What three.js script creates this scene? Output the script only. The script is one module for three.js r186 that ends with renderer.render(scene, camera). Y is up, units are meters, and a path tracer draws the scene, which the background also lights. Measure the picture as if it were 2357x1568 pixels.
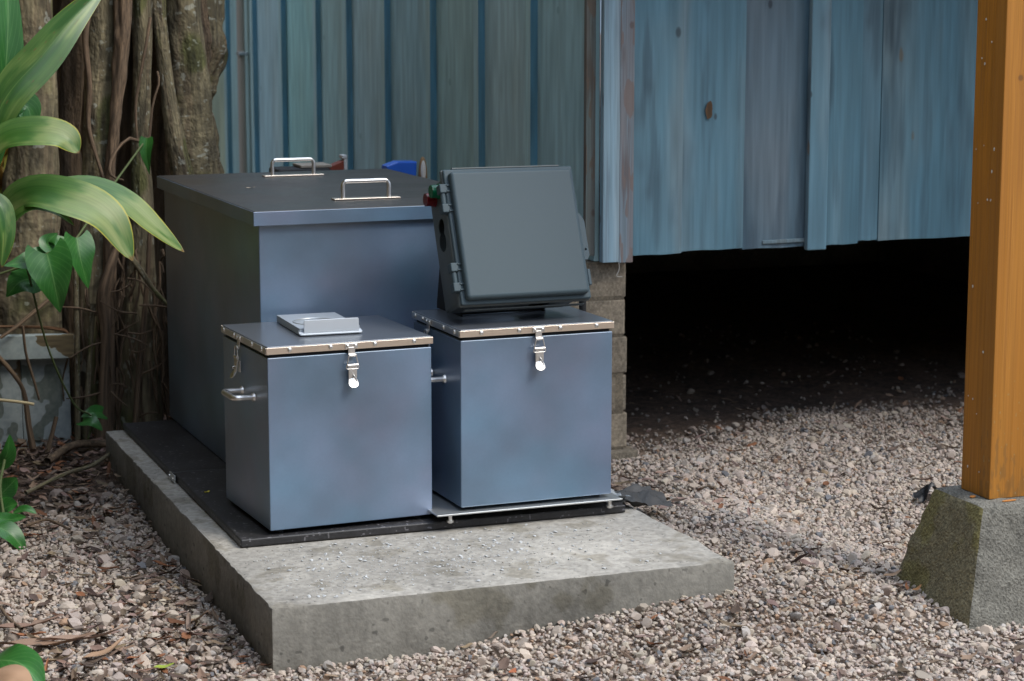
import * as THREE from 'three';
import { RoundedBoxGeometry } from 'three/addons/geometries/RoundedBoxGeometry.js';
import { mergeGeometries, mergeVertices, toCreasedNormals } from 'three/addons/utils/BufferGeometryUtils.js';
import { Brush, Evaluator, SUBTRACTION, ADDITION } from 'three-bvh-csg';

// ------------------------------------------------------------------ camera, sky, sun, exposure
const scene = new THREE.Scene();
const camera = new THREE.PerspectiveCamera(18.024, 1024 / 681, 0.1, 200);
const PITCH = 0.161935, YAW = 0.360578, FPX = 4943.26;
const CAM = new THREE.Vector3(-1.0473, 1.3925, 4.1798);
const FWD = new THREE.Vector3(Math.sin(YAW) * Math.cos(PITCH), -Math.sin(PITCH), -Math.cos(YAW) * Math.cos(PITCH));
camera.position.copy(CAM);
camera.lookAt(CAM.clone().add(FWD));
camera.focus = 5.1;
camera.userData.fStop = 6.3;

const renderer = new THREE.WebGLRenderer();
renderer.toneMapping = THREE.LinearToneMapping;
renderer.toneMappingExposure = 1.82;
renderer.shadowMap.enabled = true;

{ // an overcast sky, a little bluer low down, brighter towards the hidden sun
  const w = 256, h = 128, a = new Float32Array(w * h * 4);
  const sd = new THREE.Vector3(0.46, 0.8, 0.5).normalize();
  for (let j = 0; j < h; j++) for (let i = 0; i < w; i++) {
    const th = (j + 0.5) / h * Math.PI - Math.PI / 2, ph = (i + 0.5) / w * 2 * Math.PI - Math.PI;
    const d = new THREE.Vector3(Math.cos(th) * Math.cos(ph), Math.sin(th), Math.cos(th) * Math.sin(ph));
    const el = Math.max(0, d.y), g = Math.pow(Math.max(0, d.dot(sd)), 3);
    const L = 0.2 + 0.86 * el + 0.5 * g;
    const k = (j * w + i) * 4;
    a[k] = L * (0.73 + 0.08 * el + 0.07 * g); a[k + 1] = L * (0.94 + 0.02 * el); a[k + 2] = L * (1.25 - 0.06 * el - 0.06 * g); a[k + 3] = 1;
  }
  const t = new THREE.DataTexture(a, w, h, THREE.RGBAFormat, THREE.FloatType);
  t.mapping = THREE.EquirectangularReflectionMapping; t.magFilter = THREE.LinearFilter; t.minFilter = THREE.LinearFilter; t.needsUpdate = true;
  scene.background = t; scene.environment = t;
}
const sun = new THREE.DirectionalLight(new THREE.Color(1, 0.93, 0.82), 1.5);
sun.position.set(5.4, 8.2, 4.6); sun.target.position.set(0.6, 0, -0.8);
sun.castShadow = true; sun.shadow.radius = 40; sun.shadow.mapSize.set(2048, 2048);
Object.assign(sun.shadow.camera, { left: -6, right: 6, top: 6, bottom: -6, near: 0.5, far: 30 });
scene.add(sun, sun.target);

// ------------------------------------------------------------------ helpers
let SEED = 1;
function rnd() { SEED = (SEED * 1664525 + 1013904223) >>> 0; return SEED / 4294967296; }
const rr = (a, b) => a + (b - a) * rnd();
const clamp = (x, a = 0, b = 1) => Math.max(a, Math.min(b, x));
const mix = (a, b, t) => a + (b - a) * t;
const mix3 = (a, b, t) => [mix(a[0], b[0], t), mix(a[1], b[1], t), mix(a[2], b[2], t)];
const sst = (a, b, x) => { const t = clamp((x - a) / (b - a)); return t * t * (3 - 2 * t); };
const V = (x, y, z) => new THREE.Vector3(x, y, z);
// a point of the photograph (measured in a 2357 x 1568 view) on the plane x, y or z = value
const RT = new THREE.Vector3().crossVectors(FWD, V(0, 1, 0)).normalize(), UPV = new THREE.Vector3().crossVectors(RT, FWD);
function at(u, v, axis, value) {
  const d = FWD.clone().multiplyScalar(FPX).addScaledVector(RT, u - 1178.5).addScaledVector(UPV, 784 - v);
  return CAM.clone().addScaledVector(d, (value - CAM[axis]) / d[axis]);
}
const PERM = new Uint8Array(512); { SEED = 77; const p = [...Array(256).keys()]; for (let i = 255; i > 0; i--) { const j = Math.floor(rnd() * (i + 1)); [p[i], p[j]] = [p[j], p[i]]; } for (let i = 0; i < 512; i++) PERM[i] = p[i & 255]; }
function vn(x, y, px, py, s = 0) { // periodic value noise, 0..1
  const xi = Math.floor(x), yi = Math.floor(y), fx = x - xi, fy = y - yi;
  const m = (a, n) => ((a % n) + n) % n, x0 = m(xi, px), x1 = m(xi + 1, px), y0 = m(yi, py), y1 = m(yi + 1, py);
  const h = (a, b) => PERM[(PERM[(PERM[(a + s * 37) & 255] + b) & 255] + s * 11) & 255] / 255;
  const ux = fx * fx * (3 - 2 * fx), uy = fy * fy * (3 - 2 * fy);
  return mix(mix(h(x0, y0), h(x1, y0), ux), mix(h(x0, y1), h(x1, y1), ux), uy);
}
function fbm(u, v, nx, ny, oct = 4, s = 0, gain = 0.5) { // u, v in 0..1, periodic
  let a = 1, t = 0, n = 0;
  for (let o = 0; o < oct; o++) { t += a * vn(u * nx, v * ny, nx, ny, s + o); n += a; a *= gain; nx *= 2; ny *= 2; }
  return t / n;
}
function n3(x, y, z, s = 0) { // 3-d value noise
  const xi = Math.floor(x), yi = Math.floor(y), zi = Math.floor(z), f = t => t * t * (3 - 2 * t), fx = f(x - xi), fy = f(y - yi), fz = f(z - zi);
  const h = (a, b, c) => PERM[(PERM[(PERM[(a + s) & 255] + b) & 255] + c) & 255] / 255;
  const L = (c) => mix(mix(h(xi, yi, c), h(xi + 1, yi, c), fx), mix(h(xi, yi + 1, c), h(xi + 1, yi + 1, c), fx), fy);
  return mix(L(zi), L(zi + 1), fz);
}
function tex(w, h, fn, color = true) { // fn(u, v) -> [r, g, b] 0..255 or one number 0..1
  const d = new Uint8Array(w * h * 4);
  for (let j = 0; j < h; j++) for (let i = 0; i < w; i++) {
    const c = fn((i + 0.5) / w, (j + 0.5) / h), k = (j * w + i) * 4;
    if (typeof c === 'number') d[k] = d[k + 1] = d[k + 2] = clamp(c) * 255; else { d[k] = clamp(c[0], 0, 255); d[k + 1] = clamp(c[1], 0, 255); d[k + 2] = clamp(c[2], 0, 255); }
    d[k + 3] = 255;
  }
  const t = new THREE.DataTexture(d, w, h, THREE.RGBAFormat);
  t.wrapS = t.wrapT = THREE.RepeatWrapping; t.magFilter = THREE.LinearFilter; t.minFilter = THREE.LinearMipmapLinearFilter; t.generateMipmaps = true;
  if (color) t.colorSpace = THREE.SRGBColorSpace;
  t.needsUpdate = true; return t;
}
function rep(t, sx, sy) { const c = t.clone(); c.repeat.set(sx, sy); c.needsUpdate = true; return c; }
// boxes whose uv is in metres, face by face
function uvMetres(g, ox = 0, oy = 0, swap = false) {
  g = g.index ? g.toNonIndexed() : g;
  const p = g.attributes.position, uv = new Float32Array(p.count * 2), A = V(), B = V(), C = V();
  for (let i = 0; i < p.count; i += 3) {
    A.fromBufferAttribute(p, i); B.fromBufferAttribute(p, i + 1); C.fromBufferAttribute(p, i + 2);
    const n = B.clone().sub(A).cross(C.clone().sub(A)), ax = Math.abs(n.x), ay = Math.abs(n.y), az = Math.abs(n.z);
    [A, B, C].forEach((q, k) => {
      let s, t; if (ay >= ax && ay >= az) { s = q.x; t = q.z; } else if (ax > az) { s = q.z; t = q.y; } else { s = q.x; t = q.y; }
      if (swap) [s, t] = [t, s];
      uv[(i + k) * 2] = s + ox; uv[(i + k) * 2 + 1] = t + oy;
    });
  }
  g.setAttribute('uv', new THREE.BufferAttribute(uv, 2)); return g;
}
function bx(w, h, d, x = 0, y = 0, z = 0, r = 0.002, seg = 1) { // rounded box, centre x, z; base y
  const g = r > 0 ? new RoundedBoxGeometry(w, h, d, seg, Math.min(r, w / 2.01, h / 2.01, d / 2.01)) : new THREE.BoxGeometry(w, h, d);
  const n = g.index ? g.toNonIndexed() : g; n.translate(x, y + h / 2, z); return uvMetres(n, rnd() * 3, rnd() * 3);
}
function cyl(r0, r1, h, x, y, z, ax = 'y', seg = 20) { // centred
  const g = new THREE.CylinderGeometry(r1, r0, h, seg);
  if (ax === 'x') g.rotateZ(Math.PI / 2); if (ax === 'z') g.rotateX(Math.PI / 2);
  g.translate(x, y, z); return g.toNonIndexed();
}
function tube(pts, r, seg = 24, rad = 8, closed = false, t = 0.5) {
  const c = new THREE.CatmullRomCurve3(pts.map(p => Array.isArray(p) ? V(...p) : p), closed, 'catmullrom', t);
  return new THREE.TubeGeometry(c, seg, r, rad, closed).toNonIndexed();
}
const strip = g => { const n = g.index ? g.toNonIndexed() : g; for (const k of Object.keys(n.attributes)) if (!['position', 'normal', 'uv'].includes(k)) n.deleteAttribute(k); n.clearGroups?.(); return n; };
function part(name, geos, mat, parent = scene) {
  const g = Array.isArray(geos) ? (geos.length > 1 ? mergeGeometries(geos.map(strip)) : geos[0]) : geos;
  const m = new THREE.Mesh(g, mat); m.name = parent === scene ? numbered(name) : name; m.castShadow = m.receiveShadow = true; parent.add(m); return m;
}
const USED = {};
function numbered(n) { if (!(n in USED)) { USED[n] = 0; return n; } USED[n]++; return n + '_' + String(USED[n]).padStart(3, '0'); }
function tag(o, label, category, group, kind) { o.userData.label = label; if (category) o.userData.category = category; if (group) o.userData.group = group; if (kind) o.userData.kind = kind; return o; }
function thing(name, label, category, pos = [0, 0, 0], turn = 0, group) {
  const o = new THREE.Group(); o.name = numbered(name); o.position.set(...pos); o.rotation.y = turn; scene.add(o); return tag(o, label, category, group);
}
const lin = (r, g, b) => new THREE.Color().setRGB(r, g, b);
function mat(o) { return new THREE.MeshStandardMaterial(o); }
// height of the loose gravel over the plain
const gauss = (x, z, cx, cz, sx, sz) => Math.exp(-(((x - cx) / sx) ** 2) - (((z - cz) / sz) ** 2));
function ground(x, z) {
  let y = 0.0;
  y += 0.062 * sst(0.25, 1.0, x) * Math.exp(-((Math.max(0, z - 0.02) / 0.17) ** 2)) * sst(-1.4, -0.5, z) * (1 - sst(1.25, 1.75, x));
  y += 0.035 * gauss(x, z, 1.18, -0.55, 0.28, 0.5);
  y += 0.05 * sst(-0.9, -2.0, z) * (1 - sst(0.2, 0.9, x));
  y += 0.07 * sst(-2.3, -4.2, z) * sst(1.2, 1.8, x);
  y += 0.012 * (n3(x * 3.1, 0, z * 3.1, 5) - 0.5) + 0.006 * (n3(x * 9, 0, z * 9, 9) - 0.5);
  return y;
}

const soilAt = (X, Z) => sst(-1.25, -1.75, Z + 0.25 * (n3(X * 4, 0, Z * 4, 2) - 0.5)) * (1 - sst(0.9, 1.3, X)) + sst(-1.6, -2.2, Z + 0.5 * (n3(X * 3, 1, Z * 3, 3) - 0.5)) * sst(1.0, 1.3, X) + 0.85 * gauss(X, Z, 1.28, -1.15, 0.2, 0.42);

// ------------------------------------------------------------------ textures
const T = {};
T.concrete = tex(1024, 1024, (u, v) => {
  const a = fbm(u, v, 5, 5, 5, 1), b = fbm(u, v, 90, 90, 3, 7), c = fbm(u, v, 14, 14, 4, 12), pit = sst(0.8, 0.86, fbm(u, v, 120, 120, 2, 22));
  const k = 158 + (a - 0.5) * 56 + (b - 0.5) * 46 - pit * 50, st = sst(0.58, 0.75, c) * 0.35;
  return [k * (1 - st * 0.35) , k * 0.972 * (1 - st * 0.38), k * 0.92 * (1 - st * 0.46)];
});
T.concreteB = tex(512, 512, (u, v) => 0.5 * fbm(u, v, 60, 60, 3, 7) + 0.5 * fbm(u, v, 9, 9, 4, 3), false);
T.slabSide = tex(1024, 512, (u, v) => { // form marks and damp stains with outlines
  const a = fbm(u, v, 6, 4, 5, 31), s = sst(0.53, 0.6, fbm(u, v, 7, 3, 4, 35)), b = fbm(u, v, 100, 50, 3, 37), p = sst(0.8, 0.86, fbm(u, v, 60, 30, 2, 39));
  const k = 120 + (a - 0.5) * 50 + (b - 0.5) * 30 - p * 30;
  return mix3([k, k * 0.975, k * 0.91], [k * 0.8, k * 0.76, k * 0.65], s * 0.55);
});
T.coarse = tex(512, 512, (u, v) => { const b = fbm(u, v, 64, 64, 2, 41), c = fbm(u, v, 128, 128, 1, 45), a = fbm(u, v, 5, 5, 4, 47); const k = 124 + (a - 0.5) * 60 + sst(0.6, 0.85, b) * 22 - sst(0.42, 0.2, b) * 26 + (c - 0.5) * 14; return [k, k * 0.99, k * 0.94]; });
T.coarseB = tex(512, 512, (u, v) => fbm(u, v, 64, 64, 2, 41), false);
T.moss = tex(512, 512, (u, v) => { const a = fbm(u, v, 4, 4, 5, 51), b = fbm(u, v, 70, 70, 2, 53); const m = sst(0.4, 0.56, a); const k = 100 + (b - 0.5) * 60; return mix3([k, k * 0.95, k * 0.84], [78 + b * 44, 74 + b * 44, 42 + b * 30], 0.2 + m * 0.5); });
T.metal = tex(512, 512, (u, v) => { const a = fbm(u, v, 3, 3, 4, 61), b = fbm(u, v, 128, 128, 2, 63), p = fbm(u, v, 4, 4, 3, 65); const k = 1 + (a - 0.5) * 0.42 + (b - 0.5) * 0.03; return [106 * k * (1 + (p - 0.5) * 0.3), 130 * k, 157 * k]; });  // purplish mottling paints blurred reflections of trees and sky into the colour
T.metalR = tex(512, 512, (u, v) => 0.42 + (fbm(u, v, 4, 4, 5, 67) - 0.5) * 0.34 + (fbm(u, v, 100, 100, 2, 69) - 0.5) * 0.04, false);
T.rubber = tex(512, 512, (u, v) => { const a = fbm(u, v, 6, 6, 5, 71), b = fbm(u, v, 100, 100, 2, 73), sp = sst(0.86, 0.9, fbm(u, v, 70, 70, 1, 75)); const k = 46 + (a - 0.5) * 26 + (b - 0.5) * 18 + sp * 60; return [k * 1.02, k, k * 1.03]; });
T.soil = tex(512, 512, (u, v) => { const a = fbm(u, v, 8, 8, 5, 81), b = fbm(u, v, 70, 70, 3, 83); const k = 0.6 + a * 0.5 + (b - 0.5) * 0.7; return [92 * k, 76 * k, 64 * k]; });
T.gravelFar = tex(512, 512, (u, v) => { const a = fbm(u, v, 60, 60, 2, 85), b = fbm(u, v, 6, 6, 4, 87); const k = 0.55 + sst(0.3, 0.7, a) * 0.5 + (b - 0.5) * 0.3; return [190 * k, 174 * k, 158 * k]; });
function woodTex(w, h, nx, base, weather, dark, o) {
  const kn = o.knots || [];
  return tex(w, h, (u, v) => {
    let du = 0, kd = 0;
    for (const [ku, kv, kr] of kn) { let dx = u - ku, dy = (v - kv) * o.asp; const d2 = Math.hypot(dx, dy * 0.55); du += 0.35 * kr * Math.exp(-d2 * d2 / (kr * kr * 6)) * Math.sign(dx); kd = Math.max(kd, sst(kr * 1.1, kr * 0.5, d2)); }
    const x = u + du * 0.25;
    const g = fbm(x + 0.01 * fbm(u, v, 3, 2, 2, o.s + 9), v, nx * 8, 3, 4, o.s), st = fbm(x, v, nx * 2, 1, 4, o.s + 3), pa = fbm(u, v, nx, 2, 5, o.s + 5), f = fbm(x, v, nx * 24, 6, 2, o.s + 7);
    let c = mix3(base, weather, clamp(sst(0.35, 0.72, st) * 0.7 + (pa - 0.5) * 1.1));
    c = mix3(c, dark, sst(0.55, 0.8, g) * o.grain + sst(0.6, 0.78, pa) * o.blotch);
    const k = 1 + (f - 0.5) * 0.22;
    c = c.map(q => q * k);
    if (o.peel) { const p = sst(o.peel[0], o.peel[0] + 0.03, fbm(x, v, nx * 3, 5, 4, o.s + 11)); c = mix3(c, o.peel[1], p * 0.8); }
    return mix3(c, o.knotC || dark, kd * 0.6);
  });
}
T.wallLeft = woodTex(1024, 512, 4, [166, 194, 192], [182, 192, 178], [134, 160, 156], { s: 91, grain: 0.35, blotch: 0.4, asp: 1, knots: [[0.2, 0.3, 0.006], [0.62, 0.62, 0.008], [0.85, 0.2, 0.005]] });
T.battenBlue = woodTex(256, 512, 1, [82, 134, 158], [108, 142, 150], [70, 108, 122], { s: 111, grain: 0.4, blotch: 0.4, asp: 4 });
T.wallRight = woodTex(1024, 1024, 4, [98, 136, 153], [140, 154, 159], [62, 80, 92], { s: 121, grain: 0.4, blotch: 0.75, asp: 1, knots: [[0.12, 0.62, 0.007], [0.44, 0.33, 0.005], [0.7, 0.75, 0.008], [0.9, 0.45, 0.005]], knotC: [54, 62, 68], peel: [0.87, [124, 112, 100]] });
T.trimLight = woodTex(256, 1024, 2, [138, 166, 180], [150, 168, 176], [112, 128, 138], { s: 141, grain: 0.5, blotch: 0.3, asp: 6, knots: [[0.45, 0.62, 0.1], [0.3, 0.2, 0.06]], knotC: [104, 112, 114] });
T.trimWorn = woodTex(256, 1024, 2, [134, 150, 160], [140, 122, 118], [104, 88, 84], { s: 151, grain: 0.6, blotch: 0.7, asp: 6, knots: [[0.4, 0.85, 0.05]], knotC: [106, 90, 86], peel: [0.6, [136, 120, 114]] });
T.orange = woodTex(512, 1024, 3, [170, 110, 26], [162, 104, 26], [142, 90, 24], { s: 161, grain: 0.16, blotch: 0.45, asp: 3, knots: [[0.3, 0.8, 0.03]], knotC: [120, 76, 30] });
T.orangeFront = tex(256, 1024, (u, v) => { // one plank, 0.14 m by 1.2 m, with mildew and bare spots at its foot
  const kd = Math.hypot((u - 0.3) * 0.14, (v - 0.79) * 1.2), x = u + 0.03 * Math.exp(-kd * kd / 0.0008);
  const g = fbm(x, v, 26, 3, 4, 261), st = fbm(x, v, 5, 1, 4, 263), f = fbm(x, v, 80, 8, 2, 265);
  let c = mix3([160, 104, 28], [170, 114, 38], sst(0.4, 0.7, st)); c = mix3(c, [138, 86, 24], sst(0.58, 0.8, g) * 0.35); c = c.map(q => q * (0.94 + 0.12 * f));
  c = mix3(c, [112, 72, 28], sst(0.009, 0.004, kd) * 0.8);
  const m = sst(0.56, 0.74, fbm(x, v, 18, 40, 4, 267) + 0.16 * sst(0.12, 0.0, v) - 0.3 * sst(0.08, 0.2, v)); c = mix3(c, [110, 80, 40], m * 0.4);
  return mix3(c, [150, 140, 118], sst(0.82, 0.86, fbm(u, v, 20, 120, 2, 269)) * 0.5 * sst(0.35, 0.1, v));
});
T.orangeB = tex(256, 512, (u, v) => { const g = fbm(u, v, 30, 3, 3, 171); return 0.7 * g + 0.3 * sst(0.7, 0.76, g); }, false);
T.woodB = tex(512, 512, (u, v) => 0.6 * fbm(u, v, 48, 4, 3, 173) + 0.4 * fbm(u, v, 8, 2, 3, 175), false);
T.bark = tex(512, 1024, (u, v) => {
  const a = fbm(u, v, 5, 4, 5, 181), f = fbm(u, v, 40, 10, 3, 183), s = fbm(u, v, 16, 3, 4, 185), li = sst(0.7, 0.76, fbm(u, v, 14, 30, 3, 187)), mo = sst(0.52, 0.68, fbm(u, v, 3, 4, 4, 189)), cr = sst(0.5, 0.36, fbm(u, v, 9, 40, 2, 191)) * sst(0.45, 0.6, a);
  const k = 0.72 + (f - 0.5) * 0.55 + (a - 0.5) * 0.5;
  let c = mix3([152 * k, 140 * k, 109 * k], [112 * k, 114 * k, 66 * k], mo * 0.85);
  c = mix3(c, [124 * k, 106 * k, 84 * k], sst(0.55, 0.72, s) * 0.55);
  c = mix3(c, c.map(q => q * 0.7), cr * 0.5);
  return mix3(c, [178, 184, 176], li * 0.5);
});
T.barkDark = tex(512, 512, (u, v) => { const a = fbm(u, v, 24, 3, 4, 201), f = fbm(u, v, 60, 12, 2, 203); const k = 0.5 + a * 0.7 + (f - 0.5) * 0.4; return [112 * k, 95 * k, 76 * k]; });
T.barkB = tex(512, 512, (u, v) => 0.65 * fbm(u, v, 20, 5, 4, 205) + 0.35 * fbm(u, v, 60, 30, 2, 207), false);
T.fence = tex(512, 512, (u, v) => {
  const p = sst(0.53, 0.56, fbm(u, v, 6, 8, 5, 211)), g = fbm(u, v, 6, 60, 3, 213), g2 = fbm(u, v, 40, 40, 2, 215);
  return mix3([104 * (0.7 + g * 0.5), 92 * (0.7 + g * 0.5), 68 * (0.7 + g * 0.5)], [140 + g2 * 26, 154 + g2 * 24, 156 + g2 * 24], p * 0.9);
});
T.fenceV = tex(512, 512, (u, v) => {
  const p = sst(0.48, 0.51, fbm(u, v, 4, 3, 5, 221)), g = fbm(u, v, 60, 6, 3, 223), g2 = fbm(u, v, 40, 40, 2, 225), dk = sst(0.56, 0.6, fbm(u, v, 9, 7, 3, 227));
  return mix3([96 * (0.7 + g * 0.5), 82 * (0.7 + g * 0.5), 62 * (0.7 + g * 0.5)], [146 + g2 * 30 - dk * 50, 160 + g2 * 28 - dk * 52, 164 + g2 * 28 - dk * 60], p * 0.9);
});
T.block = tex(512, 512, (u, v) => { const a = fbm(u, v, 4, 4, 5, 231), b = fbm(u, v, 80, 80, 3, 233); const k = 0.78 + (a - 0.5) * 0.4 + (b - 0.5) * 0.4; return [150 * k, 139 * k, 122 * k]; });
T.leaf = tex(256, 512, (u, v) => { // u across, v along: pale stripes and yellow margin
  const e = Math.abs(u - 0.5) * 2, st = fbm(u + 0.12 * fbm(u, v, 2, 3, 2, 247), v, 6, 2, 4, 241), bl = fbm(u, v, 3, 4, 4, 243), mar = sst(0.9, 0.97, e + (bl - 0.5) * 0.12) * sst(0.6, 0.85, v);
  let c = mix3([50, 98, 30], [138, 158, 86], clamp(sst(0.45, 0.75, st) * 0.32 + sst(0.5, 0.75, bl) * 0.5));
  c = mix3(c, [150, 176, 100], sst(0.02, 0.0, Math.abs(u - 0.5)) * 0.4);
  c = mix3(c, [206, 190, 48], mar * 0.9);
  c = c.map(q => q * (0.92 + 0.16 * fbm(u, v, 48, 2, 2, 249)));
  const sp = sst(0.8, 0.85, fbm(u, v, 12, 24, 2, 248)) * 0.6;
  c = mix3(c, [110, 92, 46], sp);
  return mix3(c, [120, 84, 40], sst(0.97, 0.995, v) * 0.9);
});
T.leafPale = tex(256, 512, (u, v) => { // a bleached, yellowing blade
  const e = Math.abs(u - 0.5) * 2, st = fbm(u + 0.1 * fbm(u, v, 2, 3, 2, 347), v, 5, 2, 4, 341), bl = fbm(u, v, 2, 3, 4, 343), mar = sst(0.88, 0.96, e + (bl - 0.5) * 0.15) * sst(0.5, 0.8, v);
  let c = mix3([62, 108, 36], [156, 168, 104], clamp(sst(0.3, 0.62, bl) * 0.8 + (st - 0.5) * 0.7));
  c = mix3(c, [204, 186, 52], mar * 0.85); c = c.map(q => q * (0.93 + 0.14 * fbm(u, v, 60, 2, 2, 349)));
  return mix3(c, [126, 96, 44], sst(0.965, 0.99, v) * 0.9);
});
T.leafGreen = tex(256, 256, (u, v) => { const e = Math.abs(u - 0.5), vein = sst(0.86, 0.98, Math.cos((v * 9 - e * 7) * 6.283) * 0.5 + 0.5) * 0.25, bl = fbm(u, v, 5, 5, 4, 251); return mix3(mix3([34, 92, 34], [64, 128, 52], bl), [120, 160, 96], Math.max(vein, sst(0.03, 0.0, e) * 0.7)); });
T.wall = null;

// ------------------------------------------------------------------ materials
const M = {};
M.slab = mat({ map: rep(T.concrete, 1, 1), bumpMap: rep(T.concreteB, 2, 2), bumpScale: 0.003, roughness: 0.92 });
M.slabSide = mat({ map: rep(T.slabSide, 1, 2), bumpMap: rep(T.concreteB, 3, 3), bumpScale: 0.002, roughness: 0.9 });
M.footing = mat({ color: lin(0.7, 0.68, 0.64), map: rep(T.coarse, 4, 4), bumpMap: rep(T.coarseB, 4, 4), bumpScale: 0.0025, roughness: 0.95 });
M.footingMoss = mat({ color: lin(1.3, 1.22, 1.02), map: rep(T.moss, 3, 3), bumpMap: rep(T.coarseB, 4, 4), bumpScale: 0.0025, roughness: 0.95 });
M.box = new THREE.MeshPhysicalMaterial({ map: rep(T.metal, 1.7, 1.7), roughnessMap: rep(T.metalR, 1.7, 1.7), roughness: 1, metalness: 0.35, ior: 2.1, clearcoat: 1, clearcoatRoughness: 0.35 });
M.lid = new THREE.MeshPhysicalMaterial({ color: lin(0.14, 0.155, 0.18), roughness: 0.34, metalness: 0.35, clearcoat: 0.5, clearcoatRoughness: 0.12, bumpMap: rep(T.metalR, 3, 3), bumpScale: 0.0004 });
M.bigLid = new THREE.MeshPhysicalMaterial({ color: lin(0.05, 0.046, 0.043), roughness: 1.0, metalness: 0.3, roughnessMap: rep(T.metalR, 1.3, 1.3), bumpMap: rep(T.metalR, 3, 3), bumpScale: 0.0008 });
M.steel = mat({ color: lin(0.78, 0.76, 0.73), roughness: 0.38, metalness: 1 });
M.brushed = mat({ color: lin(0.86, 0.74, 0.62), roughness: 0.34, metalness: 1, bumpMap: rep(T.metalR, 5, 40), bumpScale: 0.0002 });  // warm tint stands in for pinkish gravel mirrored in the steel
M.black = mat({ color: lin(0.012, 0.012, 0.013), roughness: 0.7 });
M.rubber = mat({ map: rep(T.rubber, 2, 2), roughness: 0.5, bumpMap: rep(T.metalR, 4, 4), bumpScale: 0.001 });
M.plateGrey = mat({ color: lin(0.42, 0.46, 0.5), roughness: 0.42, metalness: 0.3 });
M.plate = mat({ color: lin(0.6, 0.62, 0.62), roughness: 0.4, metalness: 0.85 });
M.enclosure = new THREE.MeshPhysicalMaterial({ color: lin(0.058, 0.085, 0.1), roughness: 0.5, specularIntensity: 0.5, bumpMap: rep(T.metalR, 6, 6), bumpScale: 0.0003 });
M.enclosureBody = mat({ color: lin(0.085, 0.1, 0.1), roughness: 0.5, bumpMap: rep(T.metalR, 6, 6), bumpScale: 0.0003 });
M.green = mat({ color: lin(0.004, 0.12, 0.05), roughness: 0.25 });
M.red = mat({ color: lin(0.12, 0.008, 0.012), roughness: 0.25 });
M.wallLeft = mat({ map: rep(T.wallLeft, 0.5, 1), bumpMap: rep(T.woodB, 1.5, 0.8), bumpScale: 0.0015, roughness: 0.85 });
M.batten = mat({ map: rep(T.wallLeft, 1.3, 1), bumpMap: rep(T.woodB, 1.5, 0.8), bumpScale: 0.001, roughness: 0.85 });
M.battenBlue = mat({ map: rep(T.battenBlue, 4, 1), roughness: 0.8 });
M.wallRight = mat({ map: rep(T.wallRight, 0.8, 0.8), bumpMap: rep(T.woodB, 2, 1), bumpScale: 0.002, roughness: 0.82 });
M.trimLight = mat({ color: lin(1.05, 1.05, 1.05), map: rep(T.trimLight, 6, 1.2), bumpMap: rep(T.woodB, 3, 1), bumpScale: 0.0012, roughness: 0.85 });
M.trimWorn = mat({ color: lin(0.9, 0.9, 0.9), map: rep(T.trimWorn, 6, 1.2), bumpMap: rep(T.woodB, 3, 1), bumpScale: 0.0015, roughness: 0.9 });
M.orange = mat({ map: rep(T.orange, 3, 0.9), bumpMap: rep(T.orangeB, 3, 0.9), bumpScale: 0.0018, roughness: 0.6 });
M.orangeFront = mat({ map: rep(T.orangeFront, 1 / 0.14, 1 / 1.2), bumpMap: rep(T.orangeB, 3, 0.9), bumpScale: 0.0012, roughness: 0.62 });
M.bark = mat({ map: T.bark, bumpMap: rep(T.barkB, 1, 2), bumpScale: 0.008, roughness: 0.95 });
M.barkDark = mat({ map: T.barkDark, bumpMap: rep(T.barkB, 1, 2), bumpScale: 0.01, roughness: 1 });
M.vine = mat({ map: rep(T.barkDark, 1, 3), color: lin(1.05, 1.0, 0.98), roughness: 0.95 });
M.vinePale = mat({ map: rep(T.bark, 1, 3), roughness: 0.95 });
M.fence = mat({ map: rep(T.fence, 2.2, 2.2), bumpMap: rep(T.fence, 2.2, 2.2), bumpScale: 0.002, roughness: 0.9 });
M.fenceV = mat({ map: rep(T.fenceV, 2.4, 2.4), bumpMap: rep(T.fenceV, 2.4, 2.4), bumpScale: 0.002, roughness: 0.9 });
M.rot = mat({ map: rep(T.barkDark, 2, 2), color: lin(1.0, 0.75, 0.6), roughness: 1 });
M.block = mat({ map: rep(T.block, 2.2, 2.2), bumpMap: rep(T.concreteB, 5, 5), bumpScale: 0.004, roughness: 0.95 });
M.mortar = mat({ map: rep(T.block, 3, 3), color: lin(0.7, 0.68, 0.64), roughness: 1 });
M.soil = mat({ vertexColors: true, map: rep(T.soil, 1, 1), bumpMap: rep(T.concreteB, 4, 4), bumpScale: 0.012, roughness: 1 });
M.timber = mat({ map: rep(T.barkDark, 1, 1), color: lin(1.6, 1.4, 1.2), roughness: 0.95 });
M.pvc = mat({ color: lin(0.36, 0.31, 0.25), roughness: 0.5 });
M.roof = mat({ color: lin(0.2, 0.2, 0.2), roughness: 0.7 });
M.leaf = new THREE.MeshPhysicalMaterial({ map: T.leaf, roughness: 0.42, transmission: 0.25, thickness: 0, side: THREE.DoubleSide });
M.leafPale = new THREE.MeshPhysicalMaterial({ map: T.leafPale, roughness: 0.45, transmission: 0.25, thickness: 0, side: THREE.DoubleSide });
M.leafGreen = new THREE.MeshPhysicalMaterial({ map: T.leafGreen, roughness: 0.4, transmission: 0.2, thickness: 0, side: THREE.DoubleSide });
M.leafHedge = mat({ color: lin(0.22, 0.175, 0.026), roughness: 0.7, side: THREE.DoubleSide });  // unseen foliage, brightened and warmed to bounce olive light onto the boxes
M.stem = mat({ color: lin(0.09, 0.12, 0.04), roughness: 0.7 });
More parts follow.
